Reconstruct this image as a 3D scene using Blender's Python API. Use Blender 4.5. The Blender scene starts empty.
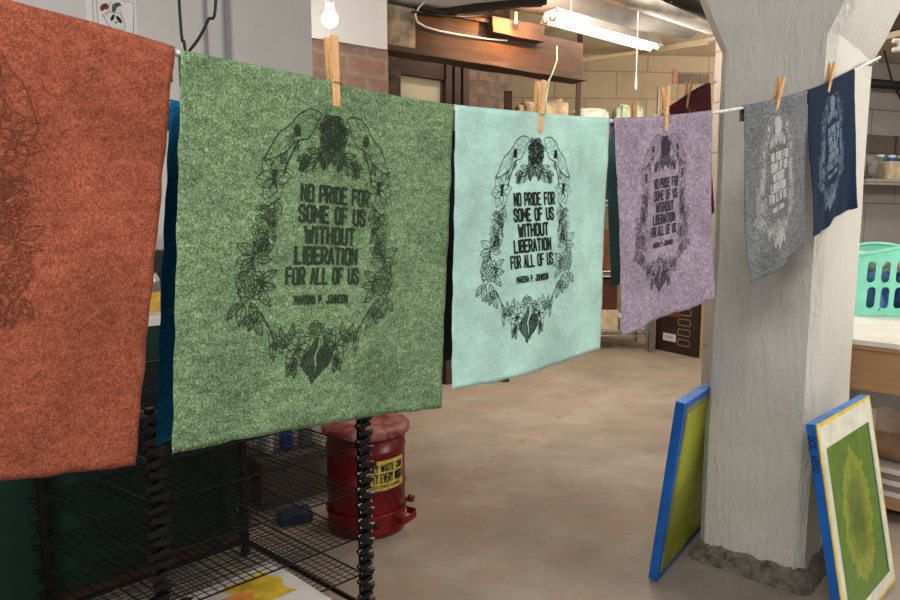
import bpy, bmesh, math, random
from mathutils import Vector, Matrix, noise
random.seed(7)
scene = bpy.context.scene
COL = scene.collection
PI = math.pi

# ------------------------------------------------------------------ camera
FPX = 675.0
PITCH = math.atan(79/675)
EYE = Vector((0, 0, 1.3))
cd = bpy.data.cameras.new('camera'); cam = bpy.data.objects.new('camera', cd); COL.objects.link(cam)
cam.location = EYE; cam.rotation_euler = (PI/2 - PITCH, 0, 0)
cd.sensor_width = 36; cd.lens = 36*FPX/900; cd.clip_start = .05; cd.clip_end = 60
scene.camera = cam
_F = Vector((0, math.cos(PITCH), -math.sin(PITCH))); _U = Vector((0, math.sin(PITCH), math.cos(PITCH)))
def ray(px, py): return _F + Vector((1, 0, 0))*((px-450)/FPX) + _U*((300-py)/FPX)
def at(px, py, Y):
    d = ray(px, py); return EYE + d*(Y/d.y)
def onz(px, py, z):
    d = ray(px, py); return EYE + d*((z-1.3)/d.z)

# ------------------------------------------------------------------ object helpers
def link(name, me, m=None, parent=None, smooth=False):
    o = bpy.data.objects.new(name, me); COL.objects.link(o)
    if m is not None: me.materials.append(m)
    if parent is not None: o.parent = parent
    if smooth:
        for p in me.polygons: p.use_smooth = True
    return o
def tag(o, label=None, cat=None, group=None, kind=None):
    if label: o['label'] = label
    if cat: o['category'] = cat
    if group: o['group'] = group
    if kind: o['kind'] = kind
    return o
def empty(name, loc, rz=0):
    o = bpy.data.objects.new(name, None); COL.objects.link(o); o.location = loc; o.rotation_euler = (0, 0, rz)
    o.empty_display_size = .05
    return o

class MB:
    def __init__(s): s.bm = bmesh.new()
    def quad(s, pts):
        try: return s.bm.faces.new([s.bm.verts.new(p) for p in pts])
        except Exception: return None
    def grid(s, rows, close_u=False):
        vs = [[s.bm.verts.new(p) for p in r] for r in rows]
        n = len(rows[0])
        for i in range(len(rows)-1):
            for j in range(n if close_u else n-1):
                k = (j+1) % n
                s.bm.faces.new((vs[i][j], vs[i][k], vs[i+1][k], vs[i+1][j]))
        return vs
    def hexa(s, p):      # 8 corners: 4 bottom (ccw), 4 top
        v = [s.bm.verts.new(q) for q in p]
        for f in ((3,2,1,0), (4,5,6,7), (0,1,5,4), (1,2,6,5), (2,3,7,6), (3,0,4,7)):
            s.bm.faces.new([v[i] for i in f])
        return s
    def box(s, c, size, M=None, bev=0):
        x, y, z = (q/2 for q in size)
        pts = [Vector(q) for q in ((-x,-y,-z),(x,-y,-z),(x,y,-z),(-x,y,-z),(-x,-y,z),(x,-y,z),(x,y,z),(-x,y,z))]
        c = Vector(c)
        if M is not None: pts = [M @ q for q in pts]
        pts = [q + c for q in pts]
        n0 = len(s.bm.verts)
        s.hexa(pts)
        if bev:
            s.bm.verts.ensure_lookup_table()
            vs = set(s.bm.verts[n0:])
            es = [e for e in s.bm.edges if e.verts[0] in vs and e.verts[1] in vs]
            bmesh.ops.bevel(s.bm, geom=es, offset=bev, segments=2, affect='EDGES', profile=.6)
        return s
    def prism(s, poly, z0, z1):
        a = [s.bm.verts.new((p[0], p[1], z0)) for p in poly]; b = [s.bm.verts.new((p[0], p[1], z1)) for p in poly]
        n = len(poly)
        s.bm.faces.new(a[::-1]); s.bm.faces.new(b)
        for i in range(n): s.bm.faces.new((a[i], a[(i+1) % n], b[(i+1) % n], b[i]))
        return s
    def tube(s, pts, r, n=8, cap=True):
        pts = [Vector(p) for p in pts]
        rs = r if isinstance(r, (list, tuple)) else [r]*len(pts)
        rings = []; prev = None
        for i, p in enumerate(pts):
            t = (pts[min(i+1, len(pts)-1)] - pts[max(i-1, 0)]).normalized()
            if prev is None:
                u = t.orthogonal().normalized()
            else:
                u = prev - t*prev.dot(t)
                u = u.normalized() if u.length > 1e-6 else t.orthogonal().normalized()
            prev = u; w = t.cross(u)
            rings.append([s.bm.verts.new(p + (u*math.cos(2*PI*k/n) + w*math.sin(2*PI*k/n))*rs[i]) for k in range(n)])
        for a, b in zip(rings, rings[1:]):
            for k in range(n): s.bm.faces.new((a[k], a[(k+1) % n], b[(k+1) % n], b[k]))
        if cap:
            s.bm.faces.new(rings[0][::-1]); s.bm.faces.new(rings[-1])
        return s
    def lathe(s, prof, c=(0,0,0), n=40, cap=True):
        c = Vector(c)
        rings = [[s.bm.verts.new(c + Vector((r*math.cos(2*PI*k/n), r*math.sin(2*PI*k/n), z))) for k in range(n)] for r, z in prof]
        for a, b in zip(rings, rings[1:]):
            for k in range(n): s.bm.faces.new((a[k], a[(k+1) % n], b[(k+1) % n], b[k]))
        if cap:
            s.bm.faces.new(rings[0][::-1]); s.bm.faces.new(rings[-1])
        return s
    def build(s, name, m=None, parent=None, smooth=False, fix=True):
        if fix: bmesh.ops.recalc_face_normals(s.bm, faces=s.bm.faces)
        me = bpy.data.meshes.new(name); s.bm.to_mesh(me); s.bm.free()
        return link(name, me, m, parent, smooth)
def bevel(o, w, seg=2):
    b = o.modifiers.new('bevel', 'BEVEL'); b.width = w; b.segments = seg; b.limit_method = 'ANGLE'; b.angle_limit = .6
    return o

# ------------------------------------------------------------------ materials
def srgb(c):
    return tuple((x/255/12.92 if x/255 <= .04045 else ((x/255+.055)/1.055)**2.4) for x in c) + (1,)
class NT:
    def __init__(s, name):
        s.m = bpy.data.materials.new(name); s.m.use_nodes = True; s.t = s.m.node_tree
        s.b = s.t.nodes['Principled BSDF']; s.co = s.t.nodes.new('ShaderNodeTexCoord').outputs['Object']
    def n(s, kind, **kw):
        x = s.t.nodes.new(kind)
        for k, v in kw.items():
            if k in x.inputs: x.inputs[k].default_value = v
            else: setattr(x, k, v)
        return x
    def l(s, a, b): s.t.links.new(a, b)
    def mapping(s, scale=(1,1,1), rot=(0,0,0), loc=(0,0,0)):
        m = s.n('ShaderNodeMapping'); m.inputs['Scale'].default_value = scale; m.inputs['Rotation'].default_value = rot; m.inputs['Location'].default_value = loc
        s.l(s.co, m.inputs['Vector']); return m.outputs[0]
    def noise(s, scale, detail=4, rough=.6, vec=None, dist=0):
        x = s.n('ShaderNodeTexNoise', Scale=scale, Detail=detail, Roughness=rough, Distortion=dist); s.l(vec or s.co, x.inputs['Vector']); return x.outputs['Fac']
    def ramp(s, fac, stops):
        r = s.n('ShaderNodeValToRGB'); e = r.color_ramp.elements
        while len(e) < len(stops): e.new(.5)
        for k, (p, c) in enumerate(stops):
            e[k].position = p; e[k].color = c if len(c) == 4 else srgb(c)
        s.l(fac, r.inputs[0]); return r.outputs[0]
    def mix(s, fac, a, b, mode='MIX'):
        x = s.n('ShaderNodeMix', data_type='RGBA', blend_type=mode)
        for v, k in ((fac, 0), (a, 6), (b, 7)):
            if isinstance(v, (int, float)): x.inputs[k].default_value = v
            elif isinstance(v, tuple): x.inputs[k].default_value = v if len(v) == 4 else srgb(v)
            else: s.l(v, x.inputs[k])
        return x.outputs[2]
    def bump(s, h, strength=.3, dist=.01):
        x = s.n('ShaderNodeBump', Strength=strength, Distance=dist); s.l(h, x.inputs['Height'])
        s.l(x.outputs[0], s.b.inputs['Normal'])
    def col(s, c):
        if isinstance(c, tuple): s.b.inputs['Base Color'].default_value = c if len(c) == 4 else srgb(c)
        else: s.l(c, s.b.inputs['Base Color'])
    def rough(s, r): s.b.inputs['Roughness'].default_value = r
def mat(name, c, r=.6, var=.12, sc=12, bump=.1, bs=60, metal=0, spec=.4):
    t = NT(name)
    d = tuple(max(0, x*(1-var)) for x in c); u = tuple(min(255, x*(1+var)) for x in c)
    t.col(t.ramp(t.noise(sc), [(.3, d), (.7, u)])); t.rough(r)
    t.b.inputs['Metallic'].default_value = metal; t.b.inputs['Specular IOR Level'].default_value = spec
    if bump: t.bump(t.noise(bs, 3), bump, .004)
    return t.m
def emit(name, c, s):
    t = NT(name); t.col(c); t.b.inputs['Emission Color'].default_value = srgb(c); t.b.inputs['Emission Strength'].default_value = s
    return t.m
def cloth_mat(name, dark, mid, light, speck=.5, sc=560):
    t = NT(name)
    v1 = t.mapping((1, 1, .45)); n1 = t.noise(sc, 3, .75, v1)
    v2 = t.mapping((.5, .5, 1.3), (.1, .2, 0)); n2 = t.noise(sc*1.1, 2, .7, v2)
    f = t.n('ShaderNodeMath', operation='ADD'); t.l(n1, f.inputs[0]); t.l(n2, f.inputs[1])
    h = t.n('ShaderNodeMath', operation='MULTIPLY'); t.l(f.outputs[0], h.inputs[0]); h.inputs[1].default_value = .5
    w = .13
    mm = t.n('ShaderNodeMath', operation='MULTIPLY_ADD'); t.l(t.noise(95, 5, .8, t.mapping((.6, .6, 1.2))), mm.inputs[0]); mm.inputs[1].default_value = .42; mm.inputs[2].default_value = -.21
    h2 = t.n('ShaderNodeMath', operation='ADD'); t.l(h.outputs[0], h2.inputs[0]); t.l(mm.outputs[0], h2.inputs[1])
    base = t.ramp(h2.outputs[0], [(.5-w, dark), (.5, mid), (.5+w, light)])
    big = t.ramp(t.noise(9, 5, .65), [(.3, srgb((205,205,205))), (.7, srgb((255,255,255)))])
    c = t.mix(1.0, base, big, 'MULTIPLY')
    fib = t.ramp(t.noise(230, 1, .3, t.mapping((1.5, .35, 1.0), (0, .6, .9))), [(.70, (0,0,0,1)), (.76, (1,1,1,1))])
    hs = t.n('ShaderNodeMath', operation='MULTIPLY'); t.l(fib, hs.inputs[0]); hs.inputs[1].default_value = .45*speck
    c = t.mix(hs.outputs[0], c, tuple(min(255, q+45) for q in light))
    t.col(c); t.rough(.95); t.b.inputs['Specular IOR Level'].default_value = .12
    t.b.inputs['Sheen Weight'].default_value = .04
    crinkle = t.n('ShaderNodeMath', operation='ADD'); t.l(h.outputs[0], crinkle.inputs[0]); t.l(t.noise(45, 4, .6), crinkle.inputs[1])
    t.bump(crinkle.outputs[0], .3, .0025)
    t.base = base; t.full = c
    return t
def ink_mat(name, cloth, ink, cover):
    t = cloth_mat(name, *cloth)
    m = t.ramp(t.noise(700, 2, .7), [(.36, (1,1,1,1)), (.60, (1-(1-cover)*1.2,)*3 + (1,))])
    t.col(t.mix(m, t.full, tuple(min(255, q) for q in ink)))
    return t.m

def wood_mat(name, a, b, sc=6, r=.6, axis='x', grain=18):
    t = NT(name)
    s = {'x': (1, grain, grain), 'y': (grain, 1, grain), 'z': (grain, grain, 1)}[axis]
    n = t.noise(sc, 6, .65, t.mapping(s), .6)
    t.col(t.mix(.35, t.ramp(n, [(.3, a), (.7, b)]), t.ramp(t.noise(3, 4), [(.3, a), (.7, b)])))
    t.rough(r); t.bump(n, .15, .004); return t.m

M = {}
# painted concrete: grey white with brush strokes, drips and chips
t = NT('painted_concrete')
n1 = t.noise(2.2, 5, .6); n2 = t.noise(6, 6, .7, t.mapping((3.5, 3.5, .5)), .5)
c = t.ramp(n1, [(.3, (196,193,184)), (.7, (214,211,203))])
c = t.mix(t.ramp(t.noise(14, 6, .75), [(.66, (0,0,0,1)), (.74, (.5,.5,.5,1))]), c, (168,162,150))
t.col(c); t.rough(.55)
rid = t.n('ShaderNodeMath', operation='ADD'); t.l(n2, rid.inputs[0]); t.l(t.noise(30, 5, .6, t.mapping((1.5, 1.5, .45))), rid.inputs[1])
dr_ = t.ramp(t.noise(3.2, 5, .55, t.mapping((1.6, 1.6, .4), (0,0,0), (2,1,0)), .5), [(.485, (0,0,0,1)), (.5, (1,1,1,1)), (.515, (0,0,0,1))])
rd2 = t.n('ShaderNodeMath', operation='MULTIPLY_ADD'); t.l(dr_, rd2.inputs[0]); rd2.inputs[1].default_value = .16; t.l(rid.outputs[0], rd2.inputs[2])
t.bump(rd2.outputs[0], .6, .02); M['column'] = t.m
# broken base of the pillar
t = NT('crumbled_concrete')
t.col(t.ramp(t.noise(22, 6, .75), [(.35, (70,64,56)), (.48, (128,120,108)), (.7, (166,158,146))])); t.rough(.9); t.bump(t.noise(28, 6, .7), 1, .03); M['crumble'] = t.m
# concrete floor
t = NT('worn_concrete_floor')
c = t.ramp(t.noise(2.6, 9, .68), [(.3, (134,124,111)), (.5, (154,143,129)), (.7, (170,160,147))])
p = t.ramp(t.noise(1.15, 10, .74, t.mapping((.8, 1.2, 1), (0,0,.5), (.35,.1,0)), .2), [(.53, (0,0,0,1)), (.56, (.6,.6,.6,1)), (.66, (.4,.4,.4,1))])
c = t.mix(p, c, (158,134,116))
d = t.ramp(t.noise(5, 9, .8), [(.60, (0,0,0,1)), (.66, (.55,.55,.55,1))])
c = t.mix(d, c, (112,102,90))
d2 = t.ramp(t.noise(26, 5, .85), [(.65, (0,0,0,1)), (.70, (.9,.9,.9,1))])
c = t.mix(d2, c, (70,62,52))
d3 = t.ramp(t.noise(31, 5, .85, t.mapping((1,1,1),(0,0,0),(7,3,0))), [(.68, (0,0,0,1)), (.72, (.7,.7,.7,1))])
c = t.mix(d3, c, (206,198,186))
# an old crack running away to the right, with broken edges
q1 = onz(430, 500, 0); q2 = onz(592, 398, 0); ca_ = math.atan2(q2.y-q1.y, q2.x-q1.x)
nx, ny = -math.sin(ca_), math.cos(ca_)
dt = t.n('ShaderNodeVectorMath', operation='DOT_PRODUCT'); t.l(t.co, dt.inputs[0]); dt.inputs[1].default_value = (nx, ny, 0)
w1 = t.n('ShaderNodeMath', operation='MULTIPLY_ADD'); t.l(t.noise(4.5, 7, .75), w1.inputs[0]); w1.inputs[1].default_value = .22; w1.inputs[2].default_value = -.11 - (q1.x*nx + q1.y*ny)
w2 = t.n('ShaderNodeMath', operation='ADD'); t.l(dt.outputs['Value'], w2.inputs[0]); t.l(w1.outputs[0], w2.inputs[1])
w3 = t.n('ShaderNodeMath', operation='ABSOLUTE'); t.l(w2.outputs[0], w3.inputs[0])
ck = t.ramp(w3.outputs[0], [(.0, (.8,.8,.8,1)), (.010, (.5,.5,.5,1)), (.018, (0,0,0,1))])
msk = t.ramp(t.noise(6, 4, .7), [(.42, (0,0,0,1)), (.5, (1,1,1,1))])
ck2 = t.mix(1.0, ck, msk, 'MULTIPLY')
c = t.mix(t.mix(.45, (0,0,0,1), ck2), c, (92,80,66))
halo = t.ramp(w3.outputs[0], [(.0, (.55,.55,.55,1)), (.09, (0,0,0,1))])
c = t.mix(t.mix(1.0, halo, t.ramp(t.noise(14, 6, .8), [(.45, (0,0,0,1)), (.56, (1,1,1,1))]), 'MULTIPLY'), c, (176,150,130))
t.col(c); t.rough(.62); t.bump(t.noise(18, 8, .7), .35, .01); M['floor'] = t.m
def block_mat(name, c1, c2, mortar, bw, bh, ms=.006, mp=(1,1,1), rot=(PI/2,0,0), bump=.4, off=.5, nz=.35):
    t = NT(name)
    b = t.n('ShaderNodeTexBrick'); b.inputs['Scale'].default_value = 1; b.inputs['Brick Width'].default_value = bw; b.inputs['Row Height'].default_value = bh
    b.inputs['Mortar Size'].default_value = ms; b.offset = off; b.inputs['Color1'].default_value = srgb(c1); b.inputs['Color2'].default_value = srgb(c2); b.inputs['Mortar'].default_value = srgb(mortar)
    b.inputs['Bias'].default_value = -.1
    # wall meshes are built in a local frame: x along, z up
    sw = t.n('ShaderNodeSeparateXYZ'); t.l(t.co, sw.inputs[0]); cb = t.n('ShaderNodeCombineXYZ'); t.l(sw.outputs[0], cb.inputs[0]); t.l(sw.outputs[2], cb.inputs[1])
    wob = t.n('ShaderNodeTexNoise', Scale=7.0); t.l(t.co, wob.inputs['Vector'])
    vm = t.n('ShaderNodeVectorMath', operation='SCALE'); t.l(wob.outputs['Color'], vm.inputs[0]); vm.inputs['Scale'].default_value = .03*nz
    va = t.n('ShaderNodeVectorMath', operation='ADD'); t.l(cb.outputs[0], va.inputs[0]); t.l(vm.outputs[0], va.inputs[1])
    t.l(va.outputs[0], b.inputs['Vector'])
    c = t.mix(nz, b.outputs['Color'], t.ramp(t.noise(9, 7, .7), [(.3, tuple(q*.6 for q in c1)), (.7, tuple(min(255, q*1.2) for q in c2))]))
    t.col(c); t.rough(.85)
    ad = t.n('ShaderNodeMath', operation='SUBTRACT'); t.l(t.noise(25, 6, .7), ad.inputs[0]); t.l(b.outputs['Fac'], ad.inputs[1])
    t.bump(ad.outputs[0], bump, .012); return t.m
M['block'] = block_mat('beige_blocks', (178,160,134), (190,172,145), (140,122,100), .72, .30, nz=.12, bump=.2)
M['greyblock'] = block_mat('grey_blocks', (150,142,134), (160,152,144), (112,104,96), .62, .36, nz=.1, bump=.2)
M['brick'] = block_mat('old_bricks', (160,116,102), (148,126,114), (160,144,130), .27, .105, ms=.014, bump=.8, nz=.45)
M['rubble'] = block_mat('rubble_stone', (86,70,58), (110,84,66), (58,48,40), .19, .11, ms=.02, bump=1, nz=.6)
M['wallgrey'] = mat('grey_wall_paint', (206,205,202), .7, .03, 2, .12, 20)
M['white'] = mat('white_wall_paint', (222,222,224), .7, .03, 2, .05, 20)
M['tan'] = mat('tan_ceiling', (196,180,154), .8, .06, 3, .2, 20)
M['darkgap'] = mat('dark_joist', (38,33,28), .9)
M['beam'] = wood_mat('old_timber', (30,20,13), (84,52,30), 3, .8, 'x', 14)
M['beam_end'] = mat('flaked_paint', (120,112,96), .8, .4, 9, .6, 18)
M['darkwood'] = wood_mat('dark_timber', (44,30,22), (84,58,40), 5, .8)
M['pinwood'] = wood_mat('clothespin_wood', (196,146,92), (226,180,124), 20, .5, 'z', 14)
M['ply'] = wood_mat('plywood', (146,110,76), (184,146,104), 4, .65)
M['palewood'] = wood_mat('pale_wood', (186,160,124), (210,186,150), 5, .6, 'z')
M['steel'] = mat('galvanised_steel', (150,150,148), .4, .1, 20, .05, metal=.8)
M['spring'] = mat('spring_wire', (130,128,124), .35, .1, metal=.9)
M['duct'] = mat('grey_pipe', (128,122,116), .6, .1, 5, .1)
M['conduit'] = mat('grey_conduit', (150,152,156), .5, .05)
M['black'] = mat('black_rubber', (18,18,18), .5, .2)
M['rackblk'] = mat('black_enamel', (10,10,11), .3, .3, 40, .1)
M['wire'] = mat('black_wire', (16,16,17), .35, .2)
M['rope'] = mat('white_cotton_line', (225,222,214), .8, .1, 90, .4, 300)
M['greenpanel'] = mat('dark_green_paint', (10,44,35), .5, .2, 4, .1)
M['counter'] = mat('white_laminate', (222,216,208), .4, .05)
M['red'] = mat('red_enamel', (112,14,18), .32, .14, 8, .08, 20)
M['redlid'] = (lambda t: (t.col(t.mix(t.ramp(t.noise(10, 6, .7), [(.42, (0,0,0,1)), (.6, (.85,.85,.85,1))]), (122,28,30), (188,136,128))), t.rough(.5), t.m)[-1])(NT('scuffed_red_lid'))
M['yellow'] = mat('yellow_label', (206,184,88), .5, .15, 30, 0)
M['inkblack'] = mat('black_print', (24,22,20), .6, .1, bump=0)
M['blueframe'] = mat('blue_frame_tape', (14,92,176), .4, .12, 9, .1)
M['bluetop'] = mat('blue_tape', (70,130,215), .45, .2, 20, .1)
M['yellowedge'] = mat('yellow_edge_tape', (212,190,72), .5, .15, 15, .1)
M['tape'] = mat('white_masking_tape', (214,211,196), .55, .07, 14, .1)
M['glassw'] = emit('lamp_glass', (255,248,232), 48)
M['tubeglow'] = emit('tube_glass', (255,244,225), 16)
M['socket'] = mat('lamp_socket', (220,220,216), .4)
M['basket'] = mat('mint_plastic', (128,212,186), .35, .05, bump=0)
M['paper'] = mat('white_paper', (226,224,222), .7, .03, bump=0)
M['papermark'] = mat('yellow_print', (238,190,58), .6, .2, 14, bump=0)
M['papermark2'] = mat('orange_print', (226,150,70), .6, .15, 14, bump=0)
M['card'] = mat('cardboard', (168,128,88), .8, .1, 6, .1)
M['darkcard'] = mat('dark_brown_card', (50,36,30), .7, .2)
M['kraft'] = mat('crumpled_paper', (214,186,150), .7, .12, 14, .9, 22)
M['greyplastic'] = mat('grey_plastic', (110,106,100), .5, .2)
M['glassjar'] = mat('jar_amber', (196,160,60), .2, .1, bump=0)
M['bluelabel'] = mat('blue_plastic', (34,66,150), .4, .1)
M['greendk'] = mat('green_plastic', (46,110,86), .4, .1)
M['pink'] = mat('pink_cloth', (226,190,180), .9, .1, 10, .5, 12)
M['blueclo'] = mat('blue_folded_cloth', (62,96,140), .9, .3, 14, .4, 20)
M['whiteclo'] = mat('white_folded_cloth', (205,205,200), .9, .1, 14, .4, 20)
M['greystack'] = mat('grey_boards', (128,120,110), .8, .15, 5)
M['screenback'] = mat('screen_emulsion', (150,158,28), .35, .14, 5, .05)
t = NT('green_screen_mesh')
sx = t.n('ShaderNodeSeparateXYZ'); t.l(t.co, sx.inputs[0])
def ell(t, cx, cz, rx, rz):
    a = t.n('ShaderNodeMath', operation='SUBTRACT'); t.l(sx.outputs[0], a.inputs[0]); a.inputs[1].default_value = cx
    b = t.n('ShaderNodeMath', operation='SUBTRACT'); t.l(sx.outputs[2], b.inputs[0]); b.inputs[1].default_value = cz
    a2 = t.n('ShaderNodeMath', operation='DIVIDE'); t.l(a.outputs[0], a2.inputs[0]); a2.inputs[1].default_value = rx
    b2 = t.n('ShaderNodeMath', operation='DIVIDE'); t.l(b.outputs[0], b2.inputs[0]); b2.inputs[1].default_value = rz
    v = t.n('ShaderNodeCombineXYZ'); t.l(a2.outputs[0], v.inputs[0]); t.l(b2.outputs[0], v.inputs[1])
    ln = t.n('ShaderNodeVectorMath', operation='LENGTH'); t.l(v.outputs[0], ln.inputs[0])
    nz = t.n('ShaderNodeMath', operation='MULTIPLY_ADD'); t.l(t.noise(16, 6, .7), nz.inputs[0]); nz.inputs[1].default_value = .75; t.l(ln.outputs['Value'], nz.inputs[2])
    return nz.outputs[0]
e1 = ell(t, .265, .31, .21, .34)
c = t.ramp(e1, [(.45, (82,100,42)), (.7, (104,120,46)), (.95, (146,154,60)), (1.2, (130,146,58)), (1.4, (104,130,50)), (1.6, (88,122,46))])
t.col(t.mix(.18, c, t.ramp(t.noise(22, 5), [(.4, (60,96,36)), (.6, (140,160,60))]))); t.rough(.4); M['screen'] = t.m

# ------------------------------------------------------------------ lettering and drawn line work (2-D strokes)
GL = {
 'A': [[(0,0),(.5,1),(1,0)], [(.2,.32),(.8,.32)]],
 'B': [[(0,0),(0,1),(.75,1),(1,.86),(1,.64),(.75,.52),(0,.52)], [(.75,.52),(1,.4),(1,.14),(.75,0),(0,0)]],
 'C': [[(1,.72),(1,.86),(.75,1),(.25,1),(0,.86),(0,.14),(.25,0),(.75,0),(1,.14),(1,.28)]],
 'D': [[(0,0),(0,1),(.7,1),(1,.82),(1,.18),(.7,0),(0,0)]],
 'E': [[(1,1),(0,1),(0,0),(1,0)], [(0,.52),(.8,.52)]],
 'F': [[(1,1),(0,1),(0,0)], [(0,.52),(.8,.52)]],
 'G': [[(1,.72),(1,.86),(.75,1),(.25,1),(0,.86),(0,.14),(.25,0),(.75,0),(1,.14),(1,.48),(.55,.48)]],
 'H': [[(0,0),(0,1)], [(1,0),(1,1)], [(0,.5),(1,.5)]],
 'I': [[(.5,0),(.5,1)]],
 'J': [[(1,1),(1,.16),(.75,0),(.25,0),(0,.16),(0,.34)]],
 'K': [[(0,0),(0,1)], [(1,1),(.05,.45)], [(.3,.6),(1,0)]],
 'L': [[(0,1),(0,0),(1,0)]],
 'M': [[(0,0),(0,1),(.5,.35),(1,1),(1,0)]],
 'N': [[(0,0),(0,1)], [(0,1),(1,0)], [(1,0),(1,1)]],
 'O': [[(.25,0),(0,.14),(0,.86),(.25,1),(.75,1),(1,.86),(1,.14),(.75,0),(.25,0)]],
 'P': [[(0,0),(0,1),(.75,1),(1,.86),(1,.58),(.75,.44),(0,.44)]],
 'R': [[(0,0),(0,1),(.75,1),(1,.86),(1,.62),(.75,.48),(0,.48)], [(.5,.48),(1,0)]],
 'S': [[(1,.74),(1,.86),(.75,1),(.25,1),(0,.86),(0,.66),(1,.36),(1,.14),(.75,0),(.25,0),(0,.14),(0,.26)]],
 'T': [[(0,1),(1,1)], [(.5,1),(.5,0)]],
 'U': [[(0,1),(0,.14),(.25,0),(.75,0),(1,.14),(1,1)]],
 'V': [[(0,1),(.5,0),(1,1)]], 'Y': [[(0,1),(.5,.5),(1,1)], [(.5,.5),(.5,0)]],
 'W': [[(0,1),(.25,0),(.5,.75),(.75,0),(1,1)]],
 '.': [[(.3,0),(.3,.08)]], '3': [[(0,.86),(.25,1),(.75,1),(1,.8),(.7,.52),(1,.28),(.75,0),(.25,0),(0,.14)]], '5': [[(1,1),(0,1),(0,.55),(.7,.6),(1,.35),(.8,0),(0,0)]],
}
GW = {'I': .25, 'M': 1.35, 'W': 1.45, '.': .35, ' ': .62}
def text_strokes(s, cx, ytop, width, h, wf=.235):
    """lettering centred on cx, y grows downwards; returns (points, stroke width)"""
    gap = .5
    tot = sum(GW.get(ch, 1.0) for ch in s) + gap*(len(s)-1)
    k = width/tot; x = cx - width/2; out = []
    for ch in s:
        w = GW.get(ch, 1.0)
        sw = min(h*wf, k*.60)
        for pl in GL.get(ch, []):
            out.append(([(x + p[0]*w*k, ytop + h*(1-p[1])) for p in pl], sw))
        x += (w+gap)*k
    return out
LW = .00105
def closed(pts): return pts + [pts[0]]
def smooth(pts, n=4, loop=False):
    P = [Vector(p) for p in pts]; out = []; N = len(P)
    for i in range(N if loop else N-1):
        p0 = P[(i-1) % N] if (loop or i > 0) else P[0]; p1 = P[i]; p2 = P[(i+1) % N]; p3 = P[(i+2) % N] if (loop or i+2 < N) else P[-1]
        for k in range(n):
            s = k/n
            out.append(tuple(.5*((2*p1) + (p2-p0)*s + (2*p0-5*p1+4*p2-p3)*s*s + (3*p1-p0-3*p2+p3)*s**3)))
    out.append(tuple(P[0] if loop else P[-1])); return out
def leaf(x, y, ang, L, W, lw=LW, vein=True, hatch=0, rnd=random):
    ca, sa = math.cos(ang), math.sin(ang); f = lambda a, b: (x + a*ca - b*sa, y + a*sa + b*ca)
    out = [(smooth([f(0,0), f(L*.3, W*.48), f(L*.65, W*.42), f(L, 0)], 3), lw), (smooth([f(0,0), f(L*.3, -W*.48), f(L*.65, -W*.42), f(L, 0)], 3), lw)]
    if vein: out.append(([f(0,0), f(L*.85, 0)], lw*.7))
    for k in range(hatch):
        a = L*(.12 + .7*(k+.5)/hatch); out.append(([f(a, 0), f(a+L*.1, W*.36*(1 if k % 2 else -1))], lw*.6))
    return out
def rose(x, y, rx, ry, lw=LW, dens=1.0, rnd=None):
    rnd = rnd or random; out = []
    n = int(7*dens)
    for k in range(n):
        r = (k+1)/n
        m = 3 + k; ph = rnd.uniform(0, 6.3)
        for j in range(m):
            wob = rnd.uniform(.5, 1.25); a0 = ph + 2*PI*j/m + rnd.uniform(-.2, .2); a1 = a0 + 2*PI/m*rnd.uniform(.8, 1.15)
            pts = []
            for q in range(5):
                a = a0 + (a1-a0)*q/4; rr = r*(.80 + .30*math.sin(PI*q/4)*wob + .05*q/4*(1 if j % 2 else -1))
                pts.append((x + rx*rr*math.cos(a), y + ry*rr*math.sin(a)))
            out.append((pts, lw*rnd.uniform(.7, 1.25)))
    return out
def bloom(x, y, r, n, ph=0, lw=LW, wr=.42, core=True):
    out = []
    for k in range(n):
        out += leaf(x, y, ph + 2*PI*k/n, r*random.uniform(.85, 1.1), r*wr*1.6, lw, True)
    if core:
        for k in range(8):
            a = 2*PI*k/8; out.append(([(x, y), (x + r*.28*math.cos(a), y + r*.28*math.sin(a))], lw*1.3))
    return out
def cluster(x, y, w, h, lw=LW, n=60, rnd=random):
    out = []
    for k in range(n):
        v = (k+.5)/n; ww = w*(.32 + .68*math.sin(PI*min(1, .12 + v*.85))**.8)
        px = x + rnd.uniform(-.5, .5)*ww; py = y - h/2 + v*h; r = w*.09
        a0 = rnd.uniform(0, 6)
        out.append(([(px + r*math.cos(a0+q*1.3), py + r*math.sin(a0+q*1.3)) for q in range(5)], lw*.8))
    return out
def hatchfill(poly, ang, step, lw):
    ca, sa = math.cos(ang), math.sin(ang); R = [(p[0]*ca + p[1]*sa, -p[0]*sa + p[1]*ca) for p in poly]
    y0 = min(p[1] for p in R); y1 = max(p[1] for p in R); out = []; y = y0 + step/2
    while y < y1:
        xs = []
        for a, b in zip(R, R[1:] + R[:1]):
            if (a[1] <= y) != (b[1] <= y): xs.append(a[0] + (b[0]-a[0])*(y-a[1])/(b[1]-a[1]))
        xs.sort()
        for a, b in zip(xs[::2], xs[1::2]): out.append(([(a*ca - y*sa, a*sa + y*ca), (b*ca - y*sa, b*sa + y*ca)], lw))
        y += step
    return out
def A1(x, y): return ((x-450)*.000357, .0163 + y*.000234)
def A3(x, y): return ((480+x/6-537)*.00286, .035 + (55+y/6)*.00187)
def A2(x, y): return ((480+x/8-529)*.00286, .035 + (135+y/8)*.00187)
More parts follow.
